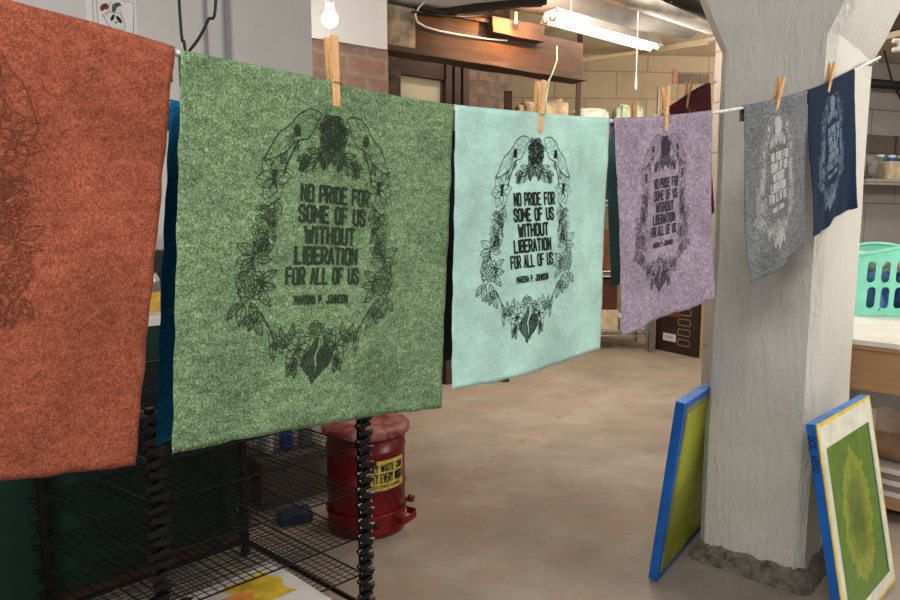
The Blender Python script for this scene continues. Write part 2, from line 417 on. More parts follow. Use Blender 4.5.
def wreath():
    rnd = random.Random(3); H = []
    # heart-leaved flower
    o = [A1(*p) for p in ((385,92),(345,72),(315,78),(275,115),(240,180),(190,240),(160,320),(133,402),(180,378),(232,335),(262,285),(290,262),(325,245),(352,195),(368,140))]
    H.append((smooth(o, 3, True), LW*1.25))
    c = A1(272, 215)
    for tx, ty in ((345,82),(300,90),(255,160),(215,215),(180,290),(150,370),(205,350),(240,310),(300,255),(345,200),(365,130)):
        H.append(([c, A1(tx, ty)], LW*.45))
    for a, b in (((300,90),(365,130)), ((255,160),(345,200)), ((215,215),(250,300)), ((180,290),(215,335)), ((275,130),(355,165)), ((235,190),(262,280))):
        H.append(([A1(*a), A1(*b)], LW*.4))
    H += hatchfill([A1(*p) for p in ((265,175),(285,180),(292,235),(270,245),(258,215))], 1.4, .0011, LW*1.1)
    H.append((smooth([A1(285,262), A1(262,330), A1(240,400), A1(228,470)], 3), LW*1.9))
    H += leaf(*A1(262,325), -.7, .013, .006)
    # small lilies under the top rose
    for (x, y, a, L) in ((400,330,2.7,.032), (400,330,2.1,.030), (395,325,3.3,.026), (410,320,-1.9,.022), (400,330,1.4,.022), (430,350,1.9,.018), (440,300,2.6,.024), (435,290,2.95,.022), (445,310,2.2,.028), (448,305,1.75,.02), (330,340,2.6,.02), (380,350,2.4,.034), (350,350,2.6,.022), (425,290,-2.4,.02)):
        H += leaf(*A1(x, y), a, L, L*.36, LW, True, 2)
    H += hatchfill([A1(*p) for p in ((330,380),(345,375),(330,430),(292,445),(295,400))], 2.0, .0016, LW*.9)
    # outlined iris
    cx, cy = A1(185, 500)
    for (dx, dy, a, L, W) in ((0,0,-2.2,.034,.022), (0,0,-1.2,.036,.024), (0,0,-.2,.028,.02), (0,0,3.0,.03,.022), (0,0,1.2,.03,.02), (0,0,2.0,.032,.022)):
        H += leaf(cx, cy, a, L, W, LW*.8, True)
    H += hatchfill([(cx-.004, cy-.012), (cx+.004, cy-.012), (cx+.003, cy+.008), (cx-.003, cy+.008)], 1.3, .0014, LW*1.2)
    H += leaf(cx+.01, cy-.02, -1.2, .02, .008); H += leaf(cx+.004, cy+.03, 1.0, .022, .01)
    # grape-like flower spike
    x, y = A3(125, 205); H += cluster(x, y, .038, .062, LW, 78, rnd)
    H.append((smooth([A3(128,110), A3(140,95), A3(165,70)], 3), LW*1.5))
    # leaves
    for (x, y, a, L) in ((95,310,3.6,.03), (95,325,2.9,.028), (100,310,-1.2,.024), (105,315,-.5,.03), (105,330,.1,.024), (92,330,2.3,.026)):
        H += leaf(*A3(x, y), a, L, L*.5, LW, True, 2)
    H.append(([A3(98,300), A3(96,375)], LW*1.3))
    # large rose
    x, y = A3(92, 440); H += rose(x, y, .0235, .0235, LW, 1.0, rnd)
    for (x, y, a, L) in ((120,430,-.5,.03), (125,450,.1,.026), (120,470,.8,.03), (60,520,2.2,.026), (75,525,1.7,.03), (100,520,1.2,.03), (110,560,.6,.024), (105,570,2.2,.02), (118,600,1.0,.026), (112,590,1.9,.018)):
        H += leaf(*A3(x, y), a, L, L*.42, LW*1.1, True, 3)
    # stem to the foot
    H.append((smooth([A2(110,110), A2(140,170), A2(165,225), A2(185,290)], 4), LW*1.7))
    for (x, y, a, L) in ((165,225,1.2,.03), (175,265,.5,.026), (180,290,1.5,.026), (190,300,.2,.024), (225,290,-1.9,.02), (250,300,-1.3,.026)):
        H += leaf(*A2(x, y), a, L, L*.4, LW, True, 2)
    x, y = A2(295, 345); H += bloom(x, y, .031, 7, .3, LW)
    for (x, y, a, L) in ((275,430,1.9,.02), (280,425,1.4,.024), (290,400,1.7,.02)): H += leaf(*A2(x, y), a, L, L*.4, LW*1.2, True, 3)
    H = [([(p[0]*.90, p[1]) for p in pl], w) for pl, w in H]
    full = list(H) + [([(-p[0], p[1]) for p in pl], w) for pl, w in H]
    # centre pieces
    x, y = A1(450, 192); full += rose(x, y, .0225, .0235, LW*1.5, 1.3, rnd); full += cluster(x, y, .04, .046, LW*1.1, 70, rnd)
    x, y = A2(380, 232); full += rose(x, y, .0135, .0125, LW*.9, .8, rnd)
    x, y = A2(440, 285); full += rose(x, y, .009, .012, LW*.9, .7, rnd)
    L_ = [A2(*p) for p in ((388,285),(362,350),(330,400),(325,440),(345,490),(366,520),(378,565),(388,560),(388,470),(380,400),(395,340))]
    R_ = [A2(*p) for p in ((420,345),(395,400),(402,470),(394,520),(400,545),(415,515),(450,470),(468,400),(450,350))]
    for poly, a in ((L_, 1.3), (R_, 1.9)):
        full.append((smooth(poly, 3, True), LW*1.4)); full += hatchfill(poly, a, .0019, LW*1.25)
    full.append((smooth([A2(388,285), A2(405,300), A2(412,350), A2(400,390)], 3), LW))
    return [([(p[0] - .003 - .024*(p[1]/.43), p[1]*.985 + .010) for p in pl], w) for pl, w in full]
QUOTE = [('NO PRIDE FOR', .121), ('SOME OF US', .118), ('WITHOUT', .088), ('LIBERATION', .110), ('FOR ALL OF US', .128)]
LETTERS = []
for k, (s, w) in enumerate(QUOTE):
    LETTERS += text_strokes(s, .001 - .0042*k, .146 + k*.0287, w*.92, .0215)
LETTERS += text_strokes('MARSHA P. JOHNSON', -.018, .299, .088, .0115)
WREATH = wreath()

def ribbon(bm, pts, w, f, step=.012):
    """flat ribbon of width w along 2-D points, carried by the surface function f(x, y)"""
    for (x0, y0), (x1, y1) in zip(pts, pts[1:]):
        L = math.hypot(x1-x0, y1-y0)
        if L < 1e-5: continue
        tx, ty = (x1-x0)/L, (y1-y0)/L; e = w*.32
        a0 = -e; a1 = L + e; n = max(1, int((a1-a0)/step)); prev = None
        for k in range(n+1):
            a = a0 + (a1-a0)*k/n; x = x0 + tx*a; y = y0 + ty*a
            cur = (bm.verts.new(f(x - ty*w/2, y + tx*w/2)), bm.verts.new(f(x + ty*w/2, y - tx*w/2)))
            if prev: bm.faces.new((prev[0], prev[1], cur[1], cur[0]))
            prev = cur

# ------------------------------------------------------------------ the two lines and what hangs from them
class Line:
    def __init__(s, P0, P1, pts):
        s.A = Vector((P0.x, P0.y)); s.E = Vector((P1.x, P1.y)); s.d = (s.E-s.A).normalized(); s.n = Vector((s.d.y, -s.d.x))  # n: towards the camera side
        s.prof = [s.pl(*p) for p in pts]
    def pl(s, px, py):
        r = ray(px, py); nn = s.n; t = s.A.dot(nn)/Vector((r.x, r.y)).dot(nn); P = EYE + r*t
        return ((Vector((P.x, P.y))-s.A).dot(s.d), P.z)
    def w(s, a, z, off=0):
        q = s.A + s.d*a + s.n*off; return Vector((q.x, q.y, z))
    def zat(s, a): return interp(s.prof, a)
def interp(prof, a):
    P = prof
    if a <= P[0][0]: i = 0
    elif a >= P[-1][0]: i = len(P)-2
    else: i = max(k for k in range(len(P)-1) if P[k][0] <= a)
    # catmull-rom in z, chord param
    x0, z0 = P[i]; x1, z1 = P[i+1]; h = x1-x0; t = (a-x0)/h
    m = lambda k: (P[min(k+1, len(P)-1)][1]-P[max(k-1, 0)][1])/(P[min(k+1, len(P)-1)][0]-P[max(k-1, 0)][0])
    if t < 0 or t > 1: return z0 + (z1-z0)*t
    m0, m1 = m(i)*h, m(i+1)*h
    return (2*t**3-3*t*t+1)*z0 + (t**3-2*t*t+t)*m0 + (-2*t**3+3*t*t)*z1 + (t**3-t*t)*m1
line1 = Line(at(180, 55, .834), at(880, 57, 2.50), [(-260,-95),(-120,-40),(0,4),(91,28),(173,52),(180,55.5),(317,83),(383,98),(447,108),(535,116),(607,121),(663,118.5),(710,113),(742,108),(775,101.5),(805,93),(828,84),(853,71),(880,57)])
line2 = Line(at(168, 104, .93), at(716, 82, 3.02), [(-200,60),(0,82),(168,104),(300,138),(450,154),(560,150),(605,140),(633,127),(655,117),(668,109),(700,88),(716,82)])
def rope(ln, a0, a1, name, label):
    n = 90; pts = [ln.w(a0+(a1-a0)*k/n, ln.zat(a0+(a1-a0)*k/n)) for k in range(n+1)]
    o = MB().tube(pts, .0042, 8).build(name, M['rope'], None, True)
    return tag(o, label, 'clothesline')

def towel(ln, tops, bots, cm, label, seed, amp=.006, pin_a=None, printm=None, group=None, cat='tea towel', letters=True, pcx=0, pk=1.0, lsl=0, flap=.035, plabel=None, name='tea_towel'):
    T = [ln.pl(*p) for p in tops]; B = [ln.pl(*p) for p in bots]
    W = ((T[-1][0]-T[0][0]) + (B[-1][0]-B[0][0]))/2
    Hh = sum(T[k][1] for k in (0, -1))/2 - sum(B[k][1] for k in (0, -1))/2
    rnd = random.Random(seed); ph = [rnd.uniform(0, 6.3) for _ in range(8)]
    def P(u, v, off=0):
        ta = T[0][0] + (T[-1][0]-T[0][0])*u; tz = ln.zat(ta) + .0045
        ba = B[0][0] + (B[-1][0]-B[0][0])*u; bz = interp(B, ba)
        # small waviness of the selvedges and the hem
        e = .0007*(math.sin(v*34+ph[0]) + .7*math.sin(v*61+ph[1]))*(1 if u > .5 else -1)*abs(2*u-1)**6
        hz = .0006*(math.sin(u*41+ph[2]) + .6*math.sin(u*77+ph[3]))*max(0, v)**8
        a = ta + (ba-ta)*v + e; z = tz + (bz-tz)*v + hz
        vv = max(0, v)
        q = amp*(vv**.8)*(math.sin(u*5.2+ph[4]+vv*1.5) + .55*math.sin(u*10.5+ph[5]-vv*2.4)*vv + .35*math.sin(vv*7+ph[6]+u*2))
        q += .25*amp*math.sin(u*23+ph[7]+v*5)*vv
        if pin_a is not None:
            du = (ta-pin_a)/.05; q += -.004*math.exp(-du*du)*math.exp(-vv*7)
        return ln.w(a, z, q + .0055 + off)
    nu, nv = 64, 60; rows = []
    for k in range(8):   # back flap, bottom to top
        v = flap/Hh*(1-k/7)
        rows.append([ln.w(T[0][0]+(T[-1][0]-T[0][0])*i/nu, ln.zat(T[0][0]+(T[-1][0]-T[0][0])*i/nu) - v*Hh + .001*math.sin(i), -.0055) for i in range(nu+1)])
    for k in range(1, 5):
        an = PI*(1-k/5)
        rows.append([ln.w(T[0][0]+(T[-1][0]-T[0][0])*i/nu, ln.zat(T[0][0]+(T[-1][0]-T[0][0])*i/nu) + .0058*math.sin(an)*1.0 + .0005, .0055*math.cos(an)) for i in range(nu+1)])
    for k in range(nv+1): rows.append([P(i/nu, k/nv) for i in range(nu+1)])
    mb = MB(); mb.grid(rows); o = mb.build(name, cm, None, True, fix=True)
    sd = o.modifiers.new('thickness', 'SOLIDIFY'); sd.thickness = .0012; sd.offset = 0
    tag(o, label, cat, group)
    if printm:
        f = lambda x, y: P(.5 + (x*pk+pcx)/W, y*pk/Hh, .0014)
        for nm, st in (('printed_wreath', WREATH), ('printed_lettering', LETTERS)):
            bm = bmesh.new()
            fl_ = (lambda x, y: f(x + lsl*(y-.23), y)) if st is LETTERS else f
            for pl, w in st: ribbon(bm, pl, w, fl_)
            me = bpy.data.meshes.new(nm); bm.to_mesh(me); bm.free()
            q = link(nm, me, printm, o); tag(q, plabel + (' (floral wreath)' if nm == 'printed_wreath' else ' (five-line slogan and a name)'))
    return o, P, W, Hh
C = {
 'rust': ((120,60,42), (154,82,60), (184,110,84), .4),
 'green': ((66,90,60), (112,142,100), (170,194,156), .8),
 'mint': ((168,214,202), (186,228,216), (202,238,228), .2),
 'lilac': ((118,104,122), (164,148,168), (212,198,214), .85),
 'grey': ((66,70,74), (108,112,116), (162,166,168), .8),
 'navy': ((6,22,42), (12,34,60), (26,50,78), .3),
 'blue': ((8,70,108), (12,92,138), (30,112,156), .3),
 'black': ((10,13,20), (16,20,30), (26,30,40), .3),
 'teal': ((34,66,66), (48,86,84), (66,104,100), .4),
 'maroon': ((72,12,28), (100,20,40), (122,34,54), .3),
}
CM = {k: cloth_mat('cloth_'+k, *v).m for k, v in C.items()}
TOWELG = 'printed tea towels on the front clothesline'
rope(line1, line1.prof[0][0], line1.prof[-1][0], 'clothesline', 'white cotton clothesline across the front, running up to the pillar corner')
rope(line2, line2.prof[0][0], line2.prof[-1][0], 'clothesline', 'white second clothesline hanging lower behind the front row of towels')
def spec(key, tops, bots, label, seed, ink, cover, plabel, **kw):
    pm = ink_mat('ink_'+key, C[key], ink, cover)
    return towel(line1, tops, bots, CM[key], label, seed, printm=pm, plabel=plabel, group=TOWELG, **kw)
dx = -256
spec('rust', [(-258,-94),(173,52)], [(-420,540),(-200,505),(0,478),(60,472),(134,465)], 'rust red printed tea towel at the left edge, nearest the camera', 1, (90,48,38), .45, 'faint dark ink', amp=.004, pcx=-.04)
spec('green', [(180,55),(451,108)], [(170,452),(277,431),(350,419),(440,408)], 'mottled green tea towel printed with a dark floral wreath', 2, (24,32,26), .8, 'dark ink', amp=.005)
spec('mint', [(453,108),(607,122)], [(453,390),(490,381),(545,366),(598,348)], 'pale mint tea towel with crisp black wreath and slogan', 3, (16,18,18), .97, 'crisp black ink', amp=.006, pcx=-.007, pk=.965, lsl=.12)
spec('lilac', [(612,120),(710,113)], [(617,336),(650,322),(680,311),(710,298)], 'speckled lilac tea towel with thin dark wreath and slogan', 4, (30,26,36), .86, 'thin dark ink', amp=.008, pcx=-.006, pk=.93, lsl=.06)
spec('grey', [(742,108),(805,92)], [(748,284),(772,268),(804,247)], 'speckled grey tea towel with pale grey print in front of the pillar', 5, (196,198,198), .72, 'pale grey ink', amp=.010, pk=.97)
spec('navy', [(806,92),(853,70)], [(807,237),(828,228),(834,219),(855,208)], 'navy blue tea towel with pale print, last before the pillar corner', 6, (130,150,172), .6, 'pale blue ink', amp=.010, pk=.92)
g2 = 'plain sides of towels on the rear clothesline'
towel(line2, [(168,104),(330,144)], [(154,444),(320,400)], CM['blue'], 'plain petrol blue tea towel seen between rust and green towels', 11, amp=.005, group=g2)
towel(line2, [(425,153),(520,153)], [(420,366),(520,338)], CM['black'], 'near black tea towel seen between green and mint towels', 12, amp=.005, group=g2)
towel(line2, [(603,141),(652,118)], [(609,288),(619,283),(655,262)], CM['teal'], 'dark teal tea towel seen between mint and lilac towels', 13, amp=.007, group=g2)
pm = ink_mat('ink_maroon', C['maroon'], (190,110,120), .7)
towel(line2, [(664,112),(709,85)], [(668,246),(711,212)], CM['maroon'], 'maroon tea towel rising above the lilac towel behind the front line', 14, amp=.008, group=g2, printm=pm, plabel='pink ink')

# clothespins
def prong_mesh(side):
    mb = MB(); zs = [-.036, -.030, -.018, -.010, -.004, .004, .020, .048, .060]
    inn = [.0034, .0012, .0012, .0048, .0052, .0012, .0016, .0040, .0052]
    th = [.0035, .0066, .0072, .0032, .0032, .0074, .0072, .0060, .0046]
    wd = .0058; rows = []
    for z, a, b in zip(zs, inn, th):
        y0, y1 = a*side, (a+b)*side
        rows.append([(-wd, y0, z), (wd, y0, z), (wd, y1, z), (-wd, y1, z)])
    vs = mb.grid(rows, True); mb.bm.faces.new(vs[0][::-1]); mb.bm.faces.new(vs[-1])
    bmesh.ops.recalc_face_normals(mb.bm, faces=mb.bm.faces)
    me = bpy.data.meshes.new('prong'); mb.bm.to_mesh(me); mb.bm.free(); me.materials.append(M['pinwood']); return me
def spring_mesh():
    mb = MB(); pts = []
    for k in range(41):
        a = 2*PI*k/10; pts.append((-.0056 + .0112*k/40, .0030*math.cos(a), .012 + .0030*math.sin(a)))
    mb.tube(pts, .0007, 6)
    for sx in (-1, 1):
        for sy in (-1, 1):
            mb.tube([(.0056*sx, .003*sy, .012), (.0058*sx, .0085*sy, .004), (.0058*sx, .0092*sy, -.003), (0, .0096*sy, -.003)], .0007, 6)
    bmesh.ops.recalc_face_normals(mb.bm, faces=mb.bm.faces)
    me = bpy.data.meshes.new('spring'); mb.bm.to_mesh(me); mb.bm.free(); me.materials.append(M['spring']); return me
PRA, PRB, SPR = prong_mesh(-1), prong_mesh(1), spring_mesh()
def clothespin(ln, top, bot, label, group, k=1.0):
    a0, z0 = ln.pl(*top); a1, z1 = ln.pl(*bot)
    L = math.hypot(a1-a0, z1-z0); f = .036/.096
    t = (.036/.096); a = a1 + (a0-a1)*t; z = z1 + (z0-z1)*t
    r = empty('clothespin', ln.w(a, z, .0005)); 
    X = Vector((ln.d.x, ln.d.y, 0)); Zv = (Vector((ln.d.x*(a0-a1), ln.d.y*(a0-a1), z0-z1))).normalized()
    Yv = Vector((-ln.n.x, -ln.n.y, 0)); Xv = Yv.cross(Zv).normalized()
    r.matrix_world = Matrix.Translation(r.location) @ Matrix((Xv, Yv, Zv)).transposed().to_4x4() @ Matrix.Scale(L/.096, 4)
    for me, nm in ((PRA, 'prong'), (PRB, 'prong'), (SPR, 'spring')):
        o = bpy.data.objects.new(nm, me); COL.objects.link(o); o.parent = r
    return tag(r, label, 'clothespin', group)
g = 'clothespins on the front clothesline'
clothespin(line1, (331,37), (334,107), 'wooden clothespin gripping the green towel', g)
clothespin(line1, (541,81), (537,133), 'wooden clothespin gripping the mint towel', g)
clothespin(line1, (665,87), (663,131), 'wooden clothespin gripping the lilac towel', g)
clothespin(line1, (781,77), (774,110), 'wooden clothespin tilted on the speckled grey towel', g)
clothespin(line1, (832,63), (826,92), 'wooden clothespin tilted on the navy towel', g)
g = 'clothespins on the rear clothesline'
clothespin(line2, (634,101), (633,133), 'wooden clothespin between mint and lilac towels, gripping the teal one', g)
clothespin(line2, (689,82), (685,108), 'wooden clothespin gripping the maroon towel', g)

# ------------------------------------------------------------------ the setting
def slab(name, poly, z0, z1, m):
    return tag(MB().prism(poly, z0, z1).build(name, m), kind='structure')
slab('floor', [(-5,-3), (7,-3), (7,9.4), (-5,9.4)], -.1, 0, M['floor'])
def wallbox(name, p0, p1, z0, z1, th, m, kind='structure'):
    """wall standing on the line p0-p1, visible face on the line, thickness behind it (left of p0->p1)"""
    p0 = Vector(p0); p1 = Vector(p1); L = (p1-p0).length; an = math.atan2(p1.y-p0.y, p1.x-p0.x)
    o = MB().hexa([Vector(q) for q in ((0,0,z0),(L,0,z0),(L,th,z0),(0,th,z0),(0,0,z1),(L,0,z1),(L,th,z1),(0,th,z1))]).build(name, m)
    o.location = (p0.x, p0.y, 0); o.rotation_euler = (0, 0, an)
    if kind: tag(o, kind=kind)
    return o
AX = Vector((.72, .694))
# left wall (poster wall), its end at px 317
wallbox('wall_left', (-.69-AX.x*2.6, 3.5-AX.y*2.6), (-.69, 3.5), 0, 3.17, .25, M['wallgrey'])
# white wall above brick, further back
w0 = at(318, 45, 4.1); wd_ = Vector((.85, .52)).normalized()
W0 = Vector((w0.x-.6*wd_.x, w0.y-.6*wd_.y)); W1 = Vector((at(388, 53, 4.4).x, at(388, 53, 4.4).y))
zt = at(360, 47, 4.3).z
wallbox('wall_rear_left', W0, W1, 0, zt, .3, M['brick'])
o = wallbox('wall_rear_left_upper', W0 - Vector((0, .03)), W1 - Vector((0, .03)), zt+.001, 2.72, .34, M['white']); o.name = 'wall_rear_left'
# back wall
wallbox('wall_back', (-2.4, 7.7), (3.8, 8.1), 0, 3.2, .2, M['block'])
wallbox('wall_right', (5.6, 6.2), (2.0, 4.9), 0, 3.2, -.2, M['greyblock']).name = 'wall_right'
wallbox('wall_side', (5.6, 6.2), (5.6, -3), 0, 3.2, .2, M['wallgrey'])
wallbox('wall_far_left', (-4.6, -3), (-4.6, 8), 0, 3.2, .2, M['wallgrey'])
slab('ceiling', [(-5, 2.6), (7, 2.6), (7, 9.4), (-5, 9.4)], 3.18, 3.28, M['tan'])
e0 = onz(396, 15, 2.70); e1 = onz(478, 3, 2.70); e2 = onz(530, 0, 2.70)
slab('ceiling', [(-5, -3), (7, -3), (7, 3.2), (2.4, 3.4), (e2.x+.1, e2.y-.05), (e1.x, e1.y), (e0.x, e0.y), (-.6, 5.0), (-5, 5.0)], 2.70, 2.8, M['white'])
tr = MB().prism([(e2.x+.1, e2.y-.07), (e2.x+.1, e2.y-.03), (e1.x, e1.y+.05), (e0.x, e0.y+.04), (-.45, 4.9), (-.5, 4.85), (e0.x, e0.y+.002), (e1.x, e1.y+.002)], 2.66, 2.80).build('trim_1', M['darkgap']); tag(tr, kind='structure')

# ------------------------------------------------------------------ pillar
FL = Vector((.962, 2.495)); FR = Vector((1.238, 2.245)); D1 = (FR-FL).normalized(); D2 = Vector((-D1.y, D1.x)); WD1 = (FR-FL).length; WD2 = .57
def pcorner(s, t, z): q = FL + D1*s + D2*t; return Vector((q.x, q.y, z))
def octring(g, z, ch=.035, gf=0):
    a, b = -g-gf, WD1+g+gf; c, d = -g, WD2+g; k = ch
    return [pcorner(*p, z) for p in ((a+k,c),(b-k,c),(b,c+k),(b,d-k),(b-k,d),(a+k,d),(a,d-k),(a,c+k))]
def ringgrid(mb, levels, nsub=14, rough_=.0):
    rows = []
    for g, z, ch, *gf in levels:
        r = octring(g, z, ch, *gf); row = []
        for i in range(8):
            a, b = r[i], r[(i+1) % 8]
            m_ = nsub if (b-a).length > .1 else 2
            if len(levels) and (i % 2 == 1): m_ = 2 if i in (1, 3, 5, 7) and (octring(0, 0, .035)[i]-octring(0, 0, .035)[(i+1) % 8]).length < .1 else nsub
            n_ = 2 if (octring(0, 0, .035)[i]-octring(0, 0, .035)[(i+1) % 8]).length < .1 else nsub
            for k in range(n_): row.append(a + (b-a)*(k/n_))
        rows.append(row)
    return rows
lv = []
KZ = 1.90
for k in range(34):
    z = .05 + (KZ-.05)*k/33; lv.append((0, z, .028))
lv += [(0, KZ+.012, .03, .008)] + [(0, KZ+.8*k/12, .03+.015*k/12, .008+.43*.8*k/12) for k in range(1, 13)]
rows = ringgrid(None, lv)
cen = pcorner(WD1/2, WD2/2, 0)
out = []
for r in rows:
    rr = []
    for p in r:
        n = noise.noise(Vector((p.x*5, p.y*5, p.z*2.2)))*.006 + noise.noise(Vector((p.x*18, p.y*18, p.z*7)))*.0025
        d = Vector((p.x-cen.x, p.y-cen.y, 0)).normalized()
        q = p + d*n
        if p.z < .06: q.z = .055 + .035*noise.noise(Vector((p.x*11, p.y*11, 3))) 
        rr.append(q)
    out.append(rr)
mb = MB(); vs = mb.grid(out, True); mb.bm.faces.new(vs[0][::-1]); mb.bm.faces.new(vs[-1])
pil = empty('pillar', (cen.x, cen.y, 0)); inv = Matrix.Translation(-Vector((cen.x, cen.y, 0)))
tag(pil, 'grey white painted concrete pillar with flared capital and crumbling foot', 'pillar')
s = mb.build('shaft', M['column'], pil); s.data.transform(inv)
for p in s.data.polygons: p.use_smooth = True
es = s.modifiers.new('split', 'EDGE_SPLIT'); es.split_angle = .5
rows = ringgrid(None, [(.034, -.002, .03), (.026, .02, .03), (.012, .045, .03), (-.006, .085, .03)])
out = [[p + Vector((1, 1, .3))*0 + Vector((noise.noise(p*14), noise.noise(p*14+Vector((9,0,0))), noise.noise(p*17)*.5))*.018*(0 if k == 0 else 1) for p in r] for k, r in enumerate(rows)]
mb = MB(); vs = mb.grid(out, True)
s = mb.build('broken_foot', M['crumble'], pil); s.data.transform(inv); tag(s, 'dark crumbling mortar foot')
# iron eye hooks that hold the lines
def hook(P, to, label):
    P = Vector(P); to = Vector(to); d = (to-P)
    mb = MB(); mb.tube([P, P + d*.75], .004, 8)
    c = P + d*.75 + d.normalized()*.010; u = Vector((0, 0, 1)); v = d.normalized()
    mb.tube([c + (u*math.cos(a) + v*math.sin(a))*.010 for a in [2*PI*k/16 for k in range(17)]], .003, 8)
    return tag(mb.build('eye_hook', M['steel'], None, True), label, 'hook')
en = line1.w(line1.prof[-1][0], line1.prof[-1][1]); pc = pcorner(WD1-.01, WD2-.03, en.z)
hook(pc, en, 'small steel eye hook at the pillar corner holding the front clothesline')
en2 = line2.w(line2.prof[-1][0], line2.prof[-1][1])

# ------------------------------------------------------------------ left wall things: poster, conduits, cables
def wl(px, py, off=.0):   # point on the left wall face
    p = Vector((-.69, 3.5)); n = Vector((AX.y, -AX.x)); q = p + n*off
    r = ray(px, py); t = q.dot(n)/Vector((r.x, r.y)).dot(n); return EYE + r*t
def quadplate(pts, th, nrm):
    n = Vector(nrm)*th; return [p for p in pts], [p + n for p in pts]
wn = Vector((AX.y, -AX.x, 0))
P = [wl(85.5, 30), wl(136, 44), wl(136.5, -14), wl(86, -24)]
P[1].x, P[1].y = wl(136, 20).x, wl(136, 20).y
zb = wl(110, 62).z; ztop = wl(110, -22).z
pa, pb = wl(85.5, 20), wl(136.5, 20)
poster = MB().hexa([Vector((p.x, p.y, z)) + wn*o_ for z in (zb, ztop) for p, o_ in ((pa, .0005), (pb, .0005), (pb, .003), (pa, .003))]).build('poster', M['paper'])
tag(poster, 'white poster with an ink drawn heart on the grey wall', 'poster')
bm = bmesh.new(); bm2 = bmesh.new(); bm3 = bmesh.new()
def wp(x, y): return wl(80 + x/13.33, y/13.33, .0045)
for pts in ([(165,-60),(175,180),(190,380)], [(215,-60),(230,180),(250,380)], [(560,10),(640,22),(700,40),(718,70),(715,300),(710,500)],
            [(390,160),(330,180),(300,215),(330,225)], [(325,230),(360,300),(410,360),(450,385)], [(450,385),(500,400),(560,405),(600,380),(600,330),(570,250),(540,190),(500,170)],
            [(500,170),(430,165),(390,160)], [(400,160),(385,90),(400,40),(420,25)], [(430,90),(430,160)], [(345,210),(370,170)], [(455,385),(480,450),(490,460)], [(505,400),(515,455)], [(485,455),(560,460),(620,480),(650,500)], [(520,130),(545,150),(550,190)],
            [(580,350),(600,345)], [(520,370),(560,380)]):
    ribbon(bm, smooth(pts, 3), 5, wp, 1e9)
for c, rx, ry, an in (((435,235),22,48,.45), ((520,260),24,60,-.65)):
    poly = [(c[0] + rx*math.cos(a)*math.cos(an) - ry*math.sin(a)*math.sin(an), c[1] + rx*math.cos(a)*math.sin(an) + ry*math.sin(a)*math.cos(an)) for a in [2*PI*k/16 for k in range(16)]]
    bm.faces.new([bm.verts.new(wp(*p)) for p in poly])
bm.faces.new([bm.verts.new(wp(*p)) for p in ((458,300),(480,288),(505,298),(480,312))])
bm2.faces.new([bm2.verts.new(wp(*p)) for p in ((268,90),(300,55),(350,40),(385,80),(365,130),(330,120),(300,150),(270,130))])
bm3.faces.new([bm3.verts.new(wp(*p)) for p in ((430,60),(480,35),(530,35),(558,80),(530,80),(490,100),(470,160),(430,155))])
for b_, nm, m_ in ((bm, 'ink_drawing', M['inkblack']), (bm2, 'red_vessel', mat('dark_red_ink', (110,40,42), .7, .3, 90)), (bm3, 'grey_vessel', mat('grey_ink', (84,80,88), .7, .3, 90))):
    me = bpy.data.meshes.new(nm); b_.to_mesh(me); b_.free(); link(nm, me, m_, poster)
def vpipe(px, r, name, label, m_, cat='pipe'):
    p = wl(px, 30, r+.004)
    o = MB().tube([(p.x, p.y, .0), (p.x, p.y, 2.70)], r, 14).build(name, m_, None, True)
    # wall clip straps
    return tag(o, label, cat)
vpipe(227.5, .013, 'conduit_pipe', 'grey vertical conduit pipe on the wall, right of the black cables', M['conduit'])
vpipe(206, .006, 'conduit_pipe', 'thin vertical grey conduit on the wall between the black cables', M['conduit'])
Yc = 2.35
c1 = [at(176, -16, Yc), at(180, 15, Yc), at(184, 42, Yc), at(186.5, 54, Yc), at(190, 50, Yc), at(199, 38, Yc), at(208, 20, Yc), at(216, -6, Yc), at(219, -25, Yc)]
c1[0].z = 2.70; c1[-1].z = 2.70
sm = []
for i in range(len(c1)-1):
    p0, p1, p2, p3 = c1[max(i-1,0)], c1[i], c1[i+1], c1[min(i+2, len(c1)-1)]
    for k in range(6):
        s_ = k/6; sm.append(.5*((2*p1) + (p2-p0)*s_ + (2*p0-5*p1+4*p2-p3)*s_*s_ + (3*p1-p0-3*p2+p3)*s_**3))
sm.append(c1[-1])
tag(MB().tube(sm, .0052, 8).build('hanging_cable', M['black'], None, True), 'black cable hanging in a loop from the ceiling above the green towel', 'cable')

# ------------------------------------------------------------------ light bulb
bp = at(330, 18, 3.75)
lb = empty('light_bulb', (bp.x, bp.y, 2.70)); tag(lb, 'glowing round bulb in a white ceiling socket above the green towel', 'light bulb')
hz = bp.z - 2.70
MB().lathe([(.035, -.002), (.055, -.004), (.055, -.02), (.03, -.028)], n=24).build('ceiling_plate', M['socket'], lb, True)
MB().lathe([(.022, -.02), (.024, hz+.075), (.02, hz+.05)], n=20).build('socket', M['socket'], lb, True)
prof = [(.016, .060), (.02, .045)] + [(.043*math.cos(a), .043*math.sin(a)-.005) for a in [.9 - .245*k for k in range(10)]]
MB().lathe([(r, z+hz) for r, z in prof], n=24).build('globe', M['glassw'], lb, True)

